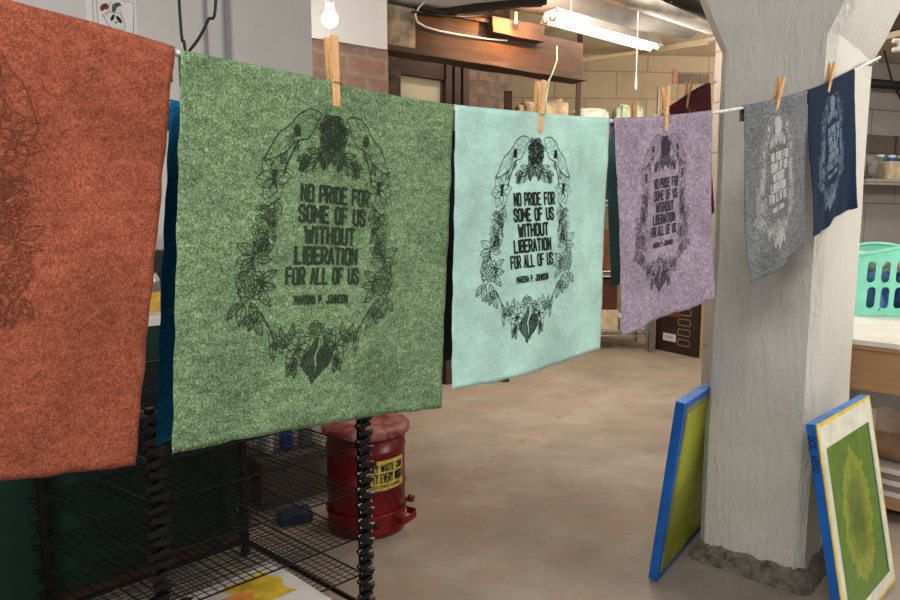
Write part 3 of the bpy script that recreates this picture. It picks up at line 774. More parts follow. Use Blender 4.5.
# ------------------------------------------------------------------ timber beam and what is under it
b0 = Vector((at(388, 40, 4.45).x, 4.45)); bd = Vector((.83, .556)).normalized(); bn = Vector((-bd.y, bd.x))
def beamP(a, off, z): q = b0 + bd*a + bn*off; return Vector((q.x, q.y, z))
def beambox(name, a0, a1, o0, o1, z0, z1, m_, parent, n=24, jit=.006):
    mb = MB(); rows = []
    for k in range(n+1):
        a = a0 + (a1-a0)*k/n; j = lambda s: noise.noise(Vector((a*3, s*7, z0*5)))*jit
        rows.append([beamP(a, o0+j(1), z0+j(2)), beamP(a, o1, z0+j(3)), beamP(a, o1, z1+j(4)), beamP(a, o0+j(5), z1+j(6))])
    vs = mb.grid(rows, True); mb.bm.faces.new(vs[0][::-1]); mb.bm.faces.new(vs[-1])
    o = mb.build(name, m_, parent)
    return o
zb0, zb1 = 2.415, 2.66
tb = empty('timber_beam', beamP(0, 0, zb0)); tag(tb, 'thick old orange brown timber beam under the ceiling', 'wooden beam')
tb.rotation_euler = (0, 0, math.atan2(bd.y, bd.x)); tinv = (Matrix.Translation(tb.location) @ Matrix.Rotation(math.atan2(bd.y, bd.x), 4, 'Z')).inverted()
o = beambox('timber', .2, 1.71, 0, .12, zb0, zb1, M['beam'], tb); o.data.transform(tinv)
o = beambox('flaked_end', 0, .2, -.004, .124, zb0-.002, zb1+.002, M['beam_end'], tb, 4); o.data.transform(tinv); tag(o, 'end flaked with old grey paint')
o = beambox('upper_ledge', .22, .95, -.03, .14, zb1, zb1+.02, M['beam'], tb); o.data.transform(tinv)
o = beambox('lower_plank', -.04, 1.74, -.02, .14, zb0-.035, zb0-.004, M['darkwood'], tb); o.data.transform(tinv); tag(o, 'dark plank under the beam')
o = beambox('notched_block', .78, 1.25, -.07, -.004, zb1-.07, zb1+.04, M['beam'], tb, 8, .01); o.data.transform(tinv)
# cable on the beam
cp = [(.24,-.05,2.70),(.20,-.05,2.66),(.19,-.02,2.62),(.21,-.015,2.58),(.27,-.015,2.56),(.38,-.015,2.55),(.55,-.015,2.55),(.75,-.015,2.555),(.95,-.015,2.57)]
tag(MB().tube([beamP(*p) for p in cp], .006, 6).build('white_cable', M['rope'], None, True), 'white cable stapled along the face of the timber beam', 'cable')
gc = [at(557, 46, 5.2), at(557, 60, 5.2), at(553, 72, 5.2), at(549, 80, 5.2), at(546, 100, 5.2), at(545, 125, 5.2)]
tag(MB().tube(gc, .006, 6).build('green_cable', mat('pale_green_cable', (130,160,130), .5), None, True), 'pale green cable hanging down from the beam end', 'cable')
bc = [at(412,15,4.5)+Vector((0,0,.02)), at(440,15,4.6), at(463,17,4.7), at(480,16,4.8), at(492,12,4.8), at(503,5,4.7)]
tag(MB().tube(bc, .007, 6).build('black_cable', M['black'], None, True), 'black cable drooping under the dark ceiling edge above the beam', 'cable')
# masonry below and behind the beam
def blk(a0, a1, off, z0, z1, th, m_, name, **k):
    q0 = b0 + bd*a0 + bn*off; q1 = b0 + bd*a1 + bn*off
    return wallbox(name, q0, q1, z0, z1, th, m_, **k)
blk(-.15, .33, .42, 0, 2.62, .25, M['rubble'], 'wall_rear')
blk(.33, .75, .55, 1.2, 2.37, .05, mat('cream_board', (196,184,154), .7, .05, 3), 'window_1')
blk(.31, .77, .50, 2.365, 2.50, .06, M['darkwood'], 'trim_2')
for a in (.76, .84, .92): blk(a, a+.055, .48, 0, 2.5, .06, M['darkwood'], 'trim_3')
blk(.33, 1.5, .64, 0, 3.17, .25, M['rubble'], 'wall_rear')
# post and white strip right of rubble
p = at(508, 95, 5.4)
tag(MB().box((p.x, p.y, 1.15), (.06, .06, 2.3)).build('timber_post', M['darkwood']), 'upright brown timber post under the beam, left of the paper bags', 'wooden post')
p = at(579, 90, 6.6)
mb = MB(); mb.tube([(p.x-.03, p.y, 0), (p.x, p.y, 3.15)], .03, 4); tag(mb.build('timber_post', M['darkwood']), 'narrow dark wooden post in the corner against the beige block wall', 'wooden post')
r0, r1 = at(578, 61, 7.4), at(650, 51, 7.4)
tag(MB().tube([r0, r1, r1 + (r1-r0)*.8], .025, 4).build('trim_4', M['palewood']), kind='structure')
# dark blocks let into the back wall
for x0, x1 in ((681.5, 700.5), (702, 713)):
    a, b = at(x0, 82, 7.93), at(x1, 72, 7.93)
    tag(MB().box(((a.x+b.x)/2, 7.7+.4*(a.x+2.4)/6.2, (a.z+b.z)/2), (b.x-a.x, .02, b.z-a.z)).build('trim_5', mat('dark_block', (122,108,96), .8)), kind='structure')
a, b = at(675, 82, 7.93), at(680, 67, 7.93)
tag(MB().box(((a.x+b.x)/2, 7.7+.4*(a.x+2.4)/6.2, (a.z+b.z)/2), (b.x-a.x, .02, b.z-a.z)).build('trim_5', mat('pink_block', (196,140,120), .8)), kind='structure')

# ------------------------------------------------------------------ fluorescent shop light
f0 = at(552, 20, 5.0); f1 = at(652, 47, 5.75); fd = (f1-f0); fd.z = 0; L = fd.length; fd.normalize(); fz = (f0.z+f1.z)/2
fl = empty('fluorescent_light', (f0.x, f0.y, fz), math.atan2(fd.y, fd.x)); tag(fl, 'long glowing fluorescent tube light hanging below the ceiling pipes', 'ceiling light')
mb = MB(); cs = [(-.10,-.02),(-.05,.06),(.05,.06),(.10,-.02),(.095,-.02),(.045,.05),(-.045,.05),(-.095,-.02)]
mb.grid([[(x, c[0], c[1]+.015) for c in cs] for x in (-.02, L+.02)], True); mb.build('reflector', M['duct'], fl)
MB().tube([(.0, -.035, 0), (L, -.035, 0)], .019, 14).build('tube', M['tubeglow'], fl, True)
MB().tube([(.0, .035, 0), (L, .035, 0)], .019, 14).build('tube', M['tubeglow'], fl, True)
for x in (-.03, L+.012):
    for y in (-.035, .035): MB().tube([(x-.012, y, 0), (x+.014, y, 0)], .026, 14).build('tube_socket', M['steel'], fl, True)
for x in (.2, L-.2): MB().tube([(x, 0, .07), (x, 0, 3.18-fz)], .003, 6).build('chain', M['steel'], fl)
p = at(638, 20, 5.3); q = at(638, 86, 5.3)
pc_ = empty('pull_cord', (p.x, p.y, q.z)); tag(pc_, 'thin white pull cord hanging beside the fluorescent light', 'pull cord')
MB().tube([(0, 0, 0), (0, 0, 3.18-q.z)], .0035, 6).build('cord', M['rope'], pc_)
MB().tube([(0, 0, -.03), (0, 0, 0), (0, 0, .06)], [.009, .009, .006], 8).build('toggle', M['rope'], pc_, True)

# ------------------------------------------------------------------ ceiling pipes and ducts
def pipe(a, b, r, name, label, m_, n=20, cat='pipe'):
    return tag(MB().tube([a, b], r, n).build(name, m_, None, True), label, cat)
pipe(at(470, -12, 5.1), at(690, 27, 6.3), .10, 'ceiling_duct', 'fat grey ceiling duct above the fluorescent light', M['duct'])
pipe(at(560, -28, 4.4), at(712, 24, 5.4), .075, 'ceiling_pipe', 'pale grey ceiling pipe running to the pillar, nearer than the duct', mat('pale_pipe', (168,160,150), .6))
pipe(at(640, -20, 4.0), at(730, 22, 4.8), .05, 'ceiling_pipe', 'dark ceiling pipe closest to the pillar capital', M['darkgap'])
pipe(at(640, 52, 7.2), at(720, 37, 6.4), .022, 'ceiling_pipe', 'thin tan pipe under the ceiling above the beige block wall', M['tan'])
mb = MB(); a = at(520, 2, 4.55); b = at(540, 2, 4.8); mb.tube([a, b], .035, 6)
tag(mb.build('light_bracket', M['darkgap']), 'dark bracket above the left end of the fluorescent light', 'bracket')

# ------------------------------------------------------------------ storage shelf unit at the back
sh0 = onz(647, 351, 0); sh = empty('wire_shelf_unit', (sh0.x, sh0.y, 0), math.radians(-4)); tag(sh, 'grey metal wire shelf unit against the beige block wall', 'shelf unit')
SW, SDp = 1.9, .55
for x in (-SW, 0):
    for y in (0, SDp): MB().tube([(x, y, 0), (x, y, 2.32)], .016, 8).build('post', M['steel'], sh)
SZ = (.20, .80, 1.5, 2.22)
for z in SZ:
    mb = MB()
    for y in (0, SDp):
        mb.tube([(-SW, y, z), (0, y, z)], .006, 5); mb.tube([(-SW, y, z-.05), (0, y, z-.05)], .005, 5)
    n = 20
    for k in range(n):
        x0 = -SW + SW*k/n; mb.tube([(x0, 0, z-.05), (x0+SW/n/2, 0, z), (x0+SW/n, 0, z-.05)], .004, 4)
    for k in range(48): mb.tube([(-SW + SW*(k+.5)/48, 0, z), (-SW + SW*(k+.5)/48, SDp, z)], .003, 4)
    for x in (-SW, 0): mb.tube([(x, 0, z), (x, SDp, z)], .006, 5); mb.tube([(x, 0, z-.05), (x, SDp, z-.05)], .005, 5)
    mb.build('wire_shelf', M['steel'], sh)
R4 = Matrix.Rotation(math.radians(-4), 3, 'Z')
def shp(x, y, z): return R4 @ Vector((x, y, z)) + Vector((sh0.x, sh0.y, 0))
def crumple(name, label, c, size, m_, seed, cat, jit=.3, grp=None, rz=0):
    bm = bmesh.new(); bmesh.ops.create_cube(bm, size=1); bmesh.ops.bevel(bm, geom=bm.edges[:], offset=.12, segments=2, affect='EDGES')
    bmesh.ops.subdivide_edges(bm, edges=bm.edges[:], cuts=3, use_grid_fill=True)
    for v in bm.verts:
        p = v.co.copy(); base = p.z < -.45
        n = noise.noise_vector(p*3 + Vector((seed*7, seed, 0)))*jit*.5 + noise.noise_vector(p*8 + Vector((seed, 3, seed)))*jit*.22
        if base: n.z = 0
        v.co = p + n*.5
        if base: v.co.z = -.5
    for v in bm.verts: v.co = Vector((v.co.x*size[0], v.co.y*size[1], (v.co.z+.5)*size[2]))
    me = bpy.data.meshes.new(name); bm.to_mesh(me); bm.free()
    o = link(name, me, m_, None, True); o.location = c; o.rotation_euler = (0, 0, rz); return tag(o, label, cat, grp)
g = 'crumpled paper bags on the top shelf'
crumple('paper_bag', 'crumpled kraft paper bag on the top shelf, left of the others', shp(-1.55, .27, 2.224), (.34, .34, .17), M['kraft'], 1, 'paper bag', .5, g)
crumple('paper_bag', 'widest crumpled tan paper bag on the top shelf, above the mint towel', shp(-1.08, .25, 2.224), (.50, .36, .26), M['kraft'], 2, 'paper bag', .5, g)
crumple('plastic_bag', 'pale crumpled plastic bag on the top shelf beside the tan paper bag', shp(-.60, .27, 2.224), (.34, .34, .19), M['tape'], 3, 'plastic bag', .5, g)
crumple('plastic_bag', 'pale greenish plastic bag on the top shelf next to the upright', shp(-.22, .27, 2.224), (.26, .34, .22), mat('pale_green_bag', (176,186,160), .6, .15, 9, .6, 14), 4, 'plastic bag', .5, g)
def cbox(name, label, c, size, m_, cat, rz=0, grp=None, bev=.004):
    o = MB().box((0, 0, size[2]/2), size).build(name, m_); o.location = c; o.rotation_euler = (0, 0, rz); bevel(o, bev); return tag(o, label, cat, grp)
rz4 = math.radians(-4)
cbox('storage_box', 'black storage box behind the teal towel on the shelf unit', shp(-.40, .25, 1.502), (.5, .4, .5), M['black'], 'box', rz4)
cbox('cardboard_box', 'reddish brown cardboard box on the middle shelf behind the towels', shp(-.42, .25, .802), (.4, .4, .40), mat('red_brown_card', (112,66,48), .8), 'box', rz4)
cbox('cardboard_box', 'tan cardboard box on the middle shelf, behind the mint towel', shp(-1.1, .25, .802), (.6, .4, .4), M['card'], 'box', rz4)
cbox('paper_stack', 'stack of cream boards on the lowest wire shelf', shp(-.50, .25, .206), (.42, .44, .20), mat('cream_boards', (206,186,156), .8), 'boards', rz4)
cbox('cardboard_box', 'dark reddish box on top of the cream boards, lowest wire shelf', shp(-.50, .25, .407), (.40, .38, .30), mat('dark_red_card', (84,44,36), .8), 'box', rz4)
cbox('paper_stack', 'low stack of pale papers on the lowest shelf beside the post', shp(-.14, .25, .206), (.24, .4, .12), M['paper'], 'papers', rz4)
# slotted upright seen above lilac towel
p = at(660.5, 100, 6.60)
ou = MB(); ou.box((p.x, p.y, 1.27), (.05, .004, 2.54)); ou.box((p.x-.023, p.y+.02, 1.27), (.004, .04, 2.54))
o = ou.build('slotted_upright', M['steel']); tag(o, 'galvanised slotted steel upright rising above the lilac towel', 'upright')
for k in range(12): MB().box((p.x, p.y-.003, 2.50 - k*.055), (.014, .002, .03)).build('slot', M['black'], o)
# dark carrier box with bottle shaped drawings
q0 = onz(697, 358, 0); q1 = onz(655, 349, 0); dd = Vector((q0.x-q1.x, q0.y-q1.y, 0)); dl = dd.length; an = math.atan2(dd.y, dd.x)
bx = empty('bottle_carton', (q1.x, q1.y, 0), an); tag(bx, 'dark brown carton with four outlined openings on the floor by the shelf', 'carton')
MB().box((dl/2, .2, .3), (dl, .4, .60)).build('carton', M['darkcard'], bx)
MB().box((dl*.38, -.004, .42), (dl*.4, .006, .12)).build('red_panel', mat('dull_red_card', (120,64,48), .8), bx)
bxl = MB().box((dl*.35, -.004, .15), (.16, .006, .075)).build('label', M['paper'], bx)
mk = bmesh.new()
for k in range(4):
    zc = .12 + k*.10; x0 = dl*.56; x1 = dl*.80
    pts = [(x0, zc-.03), (x1, zc-.03), (x1+.012, zc-.02), (x1+.012, zc+.02), (x1, zc+.03), (x0, zc+.03), (x0-.01, zc), (x0, zc-.03)]
    ribbon(mk, pts, .008, lambda x, y: Vector((x, -.003, y)), 1)
me = bpy.data.meshes.new('slot_outline'); mk.to_mesh(me); mk.free(); link('slot_outline', me, mat('outline_tan', (160,140,122), .8), bx)
mk = bmesh.new()
ribbon(mk, [(dl*.35-.05,.15),(dl*.35-.03,.165),(dl*.35-.01,.14),(dl*.35+.01,.165),(dl*.35+.03,.145),(dl*.35+.05,.155)], .006, lambda x, y: Vector((x, -.0085, y)), 1)
me = bpy.data.meshes.new('scribble'); mk.to_mesh(me); mk.free(); link('scribble', me, M['inkblack'], bxl)
p = onz(702, 362, 0)
tag(MB().box((p.x+.02, p.y, .62), (.075, .05, 1.24)).build('leaning_board', M['palewood']), 'upright pale wooden board between the carton and the pillar', 'board')

# ------------------------------------------------------------------ green cabinet with a white top, far left
cA = Vector((-.82, 2.636)); cD = Vector((-.82+1.17, 2.636-2.258)).normalized()
cab = empty('green_cabinet', (cA.x, cA.y, 0), math.atan2(cD.y, cD.x)); tag(cab, 'dark green cabinet with a white worktop behind the drying rack', 'cabinet')
MB().box((-.75, .21, .50), (1.5, .42, .86)).build('body', M['greenpanel'], cab)
MB().box((-.75, .22, .035), (1.5, .38, .07)).build('plinth', M['darkwood'], cab)
bevel(MB().box((-.75, .205, .948), (1.54, .45, .036)).build('worktop', M['counter'], cab), .004)
Rc = Matrix.Rotation(math.atan2(cD.y, cD.x), 3, 'Z')
def cbp(x, y, z): return Rc @ Vector((x, y, z)) + Vector((cA.x, cA.y, 0))
pj = cbp(-.30, .12, .966)
jar = empty('glass_jar', pj); tag(jar, 'glass jar with amber liquid on the white worktop', 'jar')
MB().lathe([(.03, 0), (.033, .005), (.033, .075)], n=20).build('contents', M['glassjar'], jar, True)
MB().lathe([(.033, .075), (.033, .12), (.024, .135), (.024, .15)], n=20).build('neck', M['steel'], jar, True)
MB().lathe([(.027, .145), (.027, .17)], n=20).build('lid', M['black'], jar)
cbox('plastic_tub', 'white plastic tub standing on the black case behind the amber jar', cbp(-.40, .3, 1.187), (.26, .18, .16), M['counter'], 'tub', math.atan2(cD.y, cD.x), None, .01)
cbox('black_case', 'black case on the white worktop behind the amber jar', cbp(-.40, .3, .966), (.46, .2, .22), M['black'], 'case', math.atan2(cD.y, cD.x))

# ------------------------------------------------------------------ drying rack with wire trays
R1, R2, R3, R4_ = Vector((-.28, 2.06)), Vector((-.745, 1.63)), Vector((-.80, 2.51)), Vector((-1.28, 2.03))
rk = empty('drying_rack', (-.75, 2.1, 0)); ri = Matrix.Translation((.75, -2.1, 0)); tag(rk, 'black print drying rack with wire mesh trays below the green towel', 'drying rack')
TOPZ = .84
def rput(mb, name, m_, smooth=False):
    o = mb.build(name, m_, rk, smooth); o.data.transform(ri); return o
for P_ in (R1, R2, R3, R4_):
    rput(MB().box((P_.x, P_.y, TOPZ/2+.03), (.020, .020, TOPZ-.06), Matrix.Rotation(math.atan2(.43, .44), 3, 'Z')), 'post', M['rackblk'])
    rput(MB().tube([(P_.x-.012, P_.y, .022), (P_.x+.012, P_.y, .022)], .022, 12), 'caster', M['black'])
ax_ = (R1-R2).normalized(); bx_ = (R3-R1).normalized()
rnd = random.Random(5)
bid = None
for P_, n_ in ((R1, 30), (R2, 26), (R3, 22), (R4_, 20)):
    for k in range(n_):
        z = .08 + (TOPZ-.1)*k/(n_-1); sgn = -1 if P_ in (R1, R3) else 1
        c = Vector((P_.x, P_.y, z)) + Vector((bx_.x, bx_.y, 0))*(-.014 if P_ in (R1, R2) else .014) + Vector((ax_.x, ax_.y, 0))*(.004*(-1)**k)
        mb = MB(); mb.box(c, (.044, .020, .017), Matrix.Rotation(math.atan2(.43, .44), 3, 'Z') @ Matrix.Rotation(.25*(-1)**k + rnd.uniform(-.1, .1), 3, 'Y'), .003)
        mb.tube([c + Vector((ax_.x, ax_.y, 0))*-.027, c + Vector((ax_.x, ax_.y, 0))*.027], .0075, 8)
        rput(mb, 'hinge_block', M['rackblk'])
for z in (.06, TOPZ-.02):
    mb = MB()
    for a, b in ((R1, R2), (R2, R4_), (R4_, R3), (R3, R1)): mb.tube([(a.x, a.y, z), (b.x, b.y, z)], .009, 8)
    rput(mb, 'rail', M['rackblk'])
def tray(z, tilt=0, n1=24, n2=30, dz=0):
    mb = MB(); i_ = .018
    def q(u, v): p = (R2 + (R1-R2)*u)*(1-v) + (R4_ + (R3-R4_)*u)*v; return Vector((p.x, p.y, z + tilt*(u-.5) + dz*(v-.5)))
    for a, b in (((0,0),(1,0)), ((1,0),(1,1)), ((1,1),(0,1)), ((0,1),(0,0))): mb.tube([q(*a), q(*b)], .003, 6)
    for k in range(1, n1): mb.tube([q(k/n1, 0), q(k/n1, 1)], .0016, 4)
    for k in range(1, n2): mb.tube([q(0, k/n2) + Vector((0,0,.002)), q(1, k/n2) + Vector((0,0,.002))], .0014, 4)
    return rput(mb, 'wire_tray', M['wire'])
for z, tl, dz in ((.80, .0, .0), (.70, -.004, 0), (.59, .004, -.01), (.45, -.004, 0), (.30, .004, .01), (.17, 0, 0)): tray(z, tl, dz=dz)
# printed paper lying on the lowest tray
pz = .178
def pp(px, py, z=pz): return onz(px, py, z)
cor = [pp(270, 560), pp(352, 612), pp(250, 665), pp(175, 590)]
e1_ = (cor[1]-cor[0]); e2_ = (cor[3]-cor[0]); e1_ = e1_.normalized(); e2_ = (e2_ - e1_*e2_.dot(e1_)).normalized()
o0 = cor[0]; PW, PH = .34, .36
def sp(a, b, dz=0): p = o0 + e1_*a + e2_*b; return Vector((p.x, p.y, pz + dz + .006*math.sin(a*9)*math.sin(b*8)))
mb = MB(); mb.grid([[sp(PW*i/12, PH*j/12) for i in range(13)] for j in range(13)])
o = mb.build('printed_paper', M['paper'], None, True); tag(o, 'white paper sheet with yellow print on the lowest rack tray', 'paper')
sd = o.modifiers.new('t', 'SOLIDIFY'); sd.thickness = .001
mb = MB(); mb.grid([[sp(PW*(.16+.5*i/8), PH*(.14+.40*j/8)+.012*math.sin(i*1.3), .0018) for i in range(9)] for j in range(9)]); mb.build('yellow_patch', M['papermark'], o)
mb = MB(); mb.grid([[sp(PW*(.34+.4*i/8), PH*(.44+.38*j/8)+.01*math.sin(i*2), .0022) for i in range(9)] for j in range(9)]); mb.build('orange_patch', M['papermark2'], o)
mb = MB(); mb.grid([[sp(PW*(.05+.2*i/8), PH*(.80+.15*j/8)+.01*math.sin(i*2), .0026) for i in range(9)] for j in range(9)]); mb.build('black_patch', M['inkblack'], o)

# ------------------------------------------------------------------ clutter on the floor between rack and can
cbox('cardboard_box', 'grey brown cardboard box on the floor behind the drying rack', (-.80, 3.12, 0), (.34, .26, .22), mat('grey_brown_card', (96,86,76), .8), 'box', .7)
def bottle(name, label, c, r, h, m_, capm, grp):
    e = empty(name, c); tag(e, label, 'bottle', grp)
    MB().lathe([(r*.9, 0), (r, .01), (r, h*.62), (r*.4, h*.78), (r*.36, h*.86)], n=18).build('body', m_, e, True)
    MB().lathe([(r*.42, h*.84), (r*.42, h)], n=14).build('cap', capm, e, True)
g = 'bottles standing on the box behind the drying rack'
bottle('spray_bottle', 'white bottle with blue cap on the box behind the drying rack', (-.86, 3.05, .222), .035, .17, M['whiteclo'], M['bluelabel'], g)
bottle('spray_bottle', 'blue bottle on the box behind the drying rack', (-.78, 3.11, .222), .032, .14, M['bluelabel'], M['whiteclo'], g)
bottle('spray_bottle', 'grey bottle on the box behind the drying rack, nearest the red can', (-.70, 3.17, .222), .035, .16, M['greyplastic'], M['black'], g)
cbox('dark_bin', 'dark bin on the floor between the box and the red can', (-.50, 3.30, 0), (.16, .2, .42), M['black'], 'bin', .7)
cbox('blue_book', 'dark blue box lying on the floor behind the drying rack', (-.68, 2.82, 0), (.14, .10, .045), mat('dark_blue_card', (36,52,84), .6), 'box', .5)

# ------------------------------------------------------------------ red oily waste can
base = onz(367, 541, 0); CR = .170; cc = Vector((base.x-.02, base.y + CR, 0))
can = empty('waste_can', cc); tag(can, 'red metal safety waste can with yellow label beside the drying rack', 'waste can')
CH = .44
MB().lathe([(CR-.004, 0), (CR, .006), (CR, .03), (CR-.004, .04), (CR-.004, CH*.44), (CR+.002, CH*.45), (CR-.004, CH*.46), (CR-.004, CH*.80), (CR+.001, CH*.81), (CR-.004, CH*.82), (CR-.004, CH)], n=56).build('body', M['red'], can, True)
MB().lathe([(CR+.010, CH-.022), (CR+.016, CH-.018), (CR+.016, CH+.004), (CR+.008, CH+.012), (CR-.03, CH+.022), (.06, CH+.030), (.01, CH+.031)], n=56).build('lid', M['redlid'], can, True)
MB().lathe([(CR+.002, .075), (CR+.004, .078), (CR+.004, .096), (CR+.002, .099)], n=56, cap=False).build('band', M['red'], can, True)
# yellow label with lettering
def canp(ang, z, off=.0): r = CR-.004+off; return Vector((r*math.cos(ang), r*math.sin(ang), z))
t0, t1 = math.radians(-92), math.radians(-20)
mb = MB(); rows = []
for j in range(9):
    row = []
    for i in range(25):
        u = i/24; v = j/8; z = .205 + .125*v + .0
        uu = u
        if u < .04: z = z + (.015 if v < .5 else -.035)
        if v > .9 and u < .3: z -= .04
        row.append(canp(t0 + (t1-t0)*uu, z, .0018))
    rows.append(row)
mb.grid(rows); canlabel = mb.build('label', M['yellow'], can, True)
bm = bmesh.new()
fc = lambda x, y: canp(t0 + x/CR, y, .0032)
def cantext(s, cx, z, w, h):
    for pl, sw in text_strokes(s, cx, 0, w, h, .17): ribbon(bm, [(x, z + h - y) for x, y in pl], sw, fc, .01)
cantext('OILY WASTE CAN', .118, .285, .165, .028)
cantext('EMPTY EVERY NIGHT', .112, .238, .195, .036)
cantext('KEEP COVER CLOSED', .112, .215, .15, .012)
me = bpy.data.meshes.new('label_lettering'); bm.to_mesh(me); bm.free(); link('lettering', me, M['inkblack'], canlabel)
# foot pedal
mb = MB(); aa = math.radians(-28); dr = Vector((math.cos(aa), math.sin(aa), 0)); tn = Vector((-dr.y, dr.x, 0)); b_ = dr*CR
for z in (.075,):
    rows = []
    for s_, r_ in ((-.055, 0), (-.055, .045), (-.035, .058), (.035, .058), (.055, .045), (.055, 0)):
        p = b_ + tn*s_ + dr*r_; rows.append([p + Vector((0, 0, z-.014)), p + Vector((0, 0, z+.014))])
    mb.grid(rows)
o = mb.build('foot_pedal', M['red'], can); sd = o.modifiers.new('t', 'SOLIDIFY'); sd.thickness = .005
MB().tube([b_ + tn*.07 + Vector((0,0,.12)), b_ + tn*.07 + dr*.02 + Vector((0,0,.12))], .016, 14).build('hinge_knuckle', M['red'], can, True)
ab = math.radians(-70); db = Vector((math.cos(ab), math.sin(ab), 0))
MB().tube([db*(CR-.01) + Vector((0,0,.055)), db*(CR+.004) + Vector((0,0,.055))], .011, 14).build('vent_hole', M['black'], can, True)

# ------------------------------------------------------------------ silk screens leaning on the pillar
def screen(name, org, ex, up, W_, H_, th, label, rail, face, fw=.045, bordered=False):
    """org: front bottom corner, ex: along the bottom, up: up the frame, thickness goes behind"""
    ex = ex.normalized(); up = (up - ex*up.dot(ex)).normalized(); nb = up.cross(ex).normalized()
    r = empty(name, org); Mx = Matrix((ex, nb, up)).transposed().to_4x4(); r.matrix_world = Matrix.Translation(org) @ Mx
    tag(r, label, 'screen frame', 'silk screen frames leaning on the pillar')
    for nm, c, s_ in (('side_rail', (fw/2, th/2, H_/2), (fw, th, H_)), ('side_rail', (W_-fw/2, th/2, H_/2), (fw, th, H_)), ('end_rail', (W_/2, th/2, fw/2), (W_-2*fw, th, fw)), ('end_rail', (W_/2, th/2, H_-fw/2), (W_-2*fw, th, fw))):
        bevel(MB().box(c, s_).build(nm, rail, r), .003)
    return r, nb
# frame right of the pillar, front face to the right
th = .030; e = Vector((-math.cos(math.radians(43)), -math.sin(math.radians(43)), 0))
BR = onz(895, 580, 0.012); nrm = Vector((-e.y, e.x, 0)); nrm = Vector((math.sin(math.radians(43)), -math.cos(math.radians(43)), 0))
W_, H_ = .53, .672; upv = Vector((0, 0, 1))*.655 - nrm*.125
exv = -e; org = BR + e*W_
s2, nb = screen('silk_screen', org, exv, upv, W_, H_, th, 'silk screen with green mesh and white taped border leaning right of the pillar', M['blueframe'], None)
print('nb', nb, nrm)
# face layers: yellow edge, white tape, mesh (front is y<0 side)
def ringplate(r, x0, z0, x1, z1, w, y, t_, m_, name):
    mb = MB()
    for c, s_ in ((((x0+w/2), (z0+z1)/2), (w, z1-z0)), (((x1-w/2), (z0+z1)/2), (w, z1-z0)), (((x0+x1)/2, z0+w/2), (x1-x0-2*w, w)), (((x0+x1)/2, z1-w/2), (x1-x0-2*w, w))):
        mb.box((c[0], y, c[1]), (s_[0], t_, s_[1]))
    return mb.build(name, m_, r)
ringplate(s2, .001, .001, W_-.001, H_-.001, .013, -.0015, .003, M['yellowedge'], 'yellow_tape')
ringplate(s2, .013, .013, W_-.013, H_-.013, .036, -.002, .004, M['tape'], 'white_tape')
MB().box((W_/2, -.0018, H_-.066), (W_-.10, .0035, .04)).build('white_tape', M['tape'], s2)
o = MB().box((0, .0, 0), (W_-.09, .003, H_-.09)).build('mesh', M['screen'], s2); o.data.transform(Matrix.Translation((W_/2, .004, H_/2)))
MB().box((W_/2, th/2, H_+.0006), (W_, th, .001)).build('blue_tape', M['bluetop'], s2)
# marker writing on the near blue edge
bm = bmesh.new()
fs = lambda x, y: Vector((-.0012, .006 + y, H_ - .03 - x))
for pl, sw in text_strokes('OOE ', .035, .002, .055, .018, .07) + text_strokes('HSSI', .095, .002, .05, .018, .07): ribbon(bm, pl, .0028, fs, 1)
me = bpy.data.meshes.new('marker_writing'); bm.to_mesh(me); bm.free(); link('marker_writing', me, M['inkblack'], s2)
# frame left of the pillar
ex1 = Vector((.60, .80, 0)); n1 = Vector((.80, -.60, 0))
o1 = onz(651, 580, .005) + Vector((.0, .0, 0)) + n1*.022
up1 = Vector((0, 0, 1))*.675 + n1*.075
s1, nb1 = screen('silk_screen', o1, ex1, up1, .56, .675, .034, 'blue edged silk screen with yellow green mesh leaning left of the pillar', M['blueframe'], None, fw=.026)
MB().box((.28, .003, .3375), (.52, .003, .635)).build('mesh', M['screenback'], s1)
ringplate(s1, .024, .024, .536, .651, .02, -.001, .003, mat('olive_tape', (128,128,60), .6, .2), 'tape_border')
MB().box((.28, .017, .6758), (.56, .034, .0015)).build('blue_tape', M['bluetop'], s1)

# ------------------------------------------------------------------ right: bench, basket, items, wall fittings
tE = Vector((1.74, 2.90)); tdir = Vector((.694, -.72)).normalized(); tn_ = Vector((-tdir.y, tdir.x))   # front edge and depth direction
tz = .793; ang = math.atan2(tdir.y, tdir.x)
bench = empty('work_bench', (tE.x, tE.y, 0), ang); tag(bench, 'wooden work bench with white top right of the pillar', 'bench')
bevel(MB().box((.45, .80, tz-.012), (1.5, 1.62, .024)).build('worktop', M['counter'], bench), .003)
MB().box((.45, .79, tz-.033), (1.46, 1.58, .018)).build('top_board', M['ply'], bench)
MB().box((.55, .03, tz-.044-.09), (1.26, .03, .18)).build('apron', M['ply'], bench)
mb = MB(); rows = []
for k in range(41):
    x = -.08 + 1.26*k/40; j = .012*math.sin(k*1.9) + .006*math.sin(k*4.1)
    rows.append([(x, .02, tz-.226), (x, .02, tz-.285+j), (x, .05, tz-.285+j), (x, .05, tz-.226)])
vs = mb.grid(rows, True); mb.bm.faces.new(vs[0][::-1]); mb.bm.faces.new(vs[-1]); mb.build('ragged_skirt', M['greyplastic'], bench); 
for x in (-.04, 1.14):
    for y in (.08, 1.16): MB().box((x, y, (tz-.04)/2), (.07, .07, tz-.04)).build('leg', M['ply'], bench)
MB().box((.55, .62, .075), (1.20, 1.14, .03)).build('lower_shelf', M['ply'], bench)
Rb = Matrix.Rotation(ang, 3, 'Z')
def bp_(x, y, z): return Rb @ Vector((x, y, z)) + Vector((tE.x, tE.y, 0))
g = 'boards stacked on the lower bench shelf'
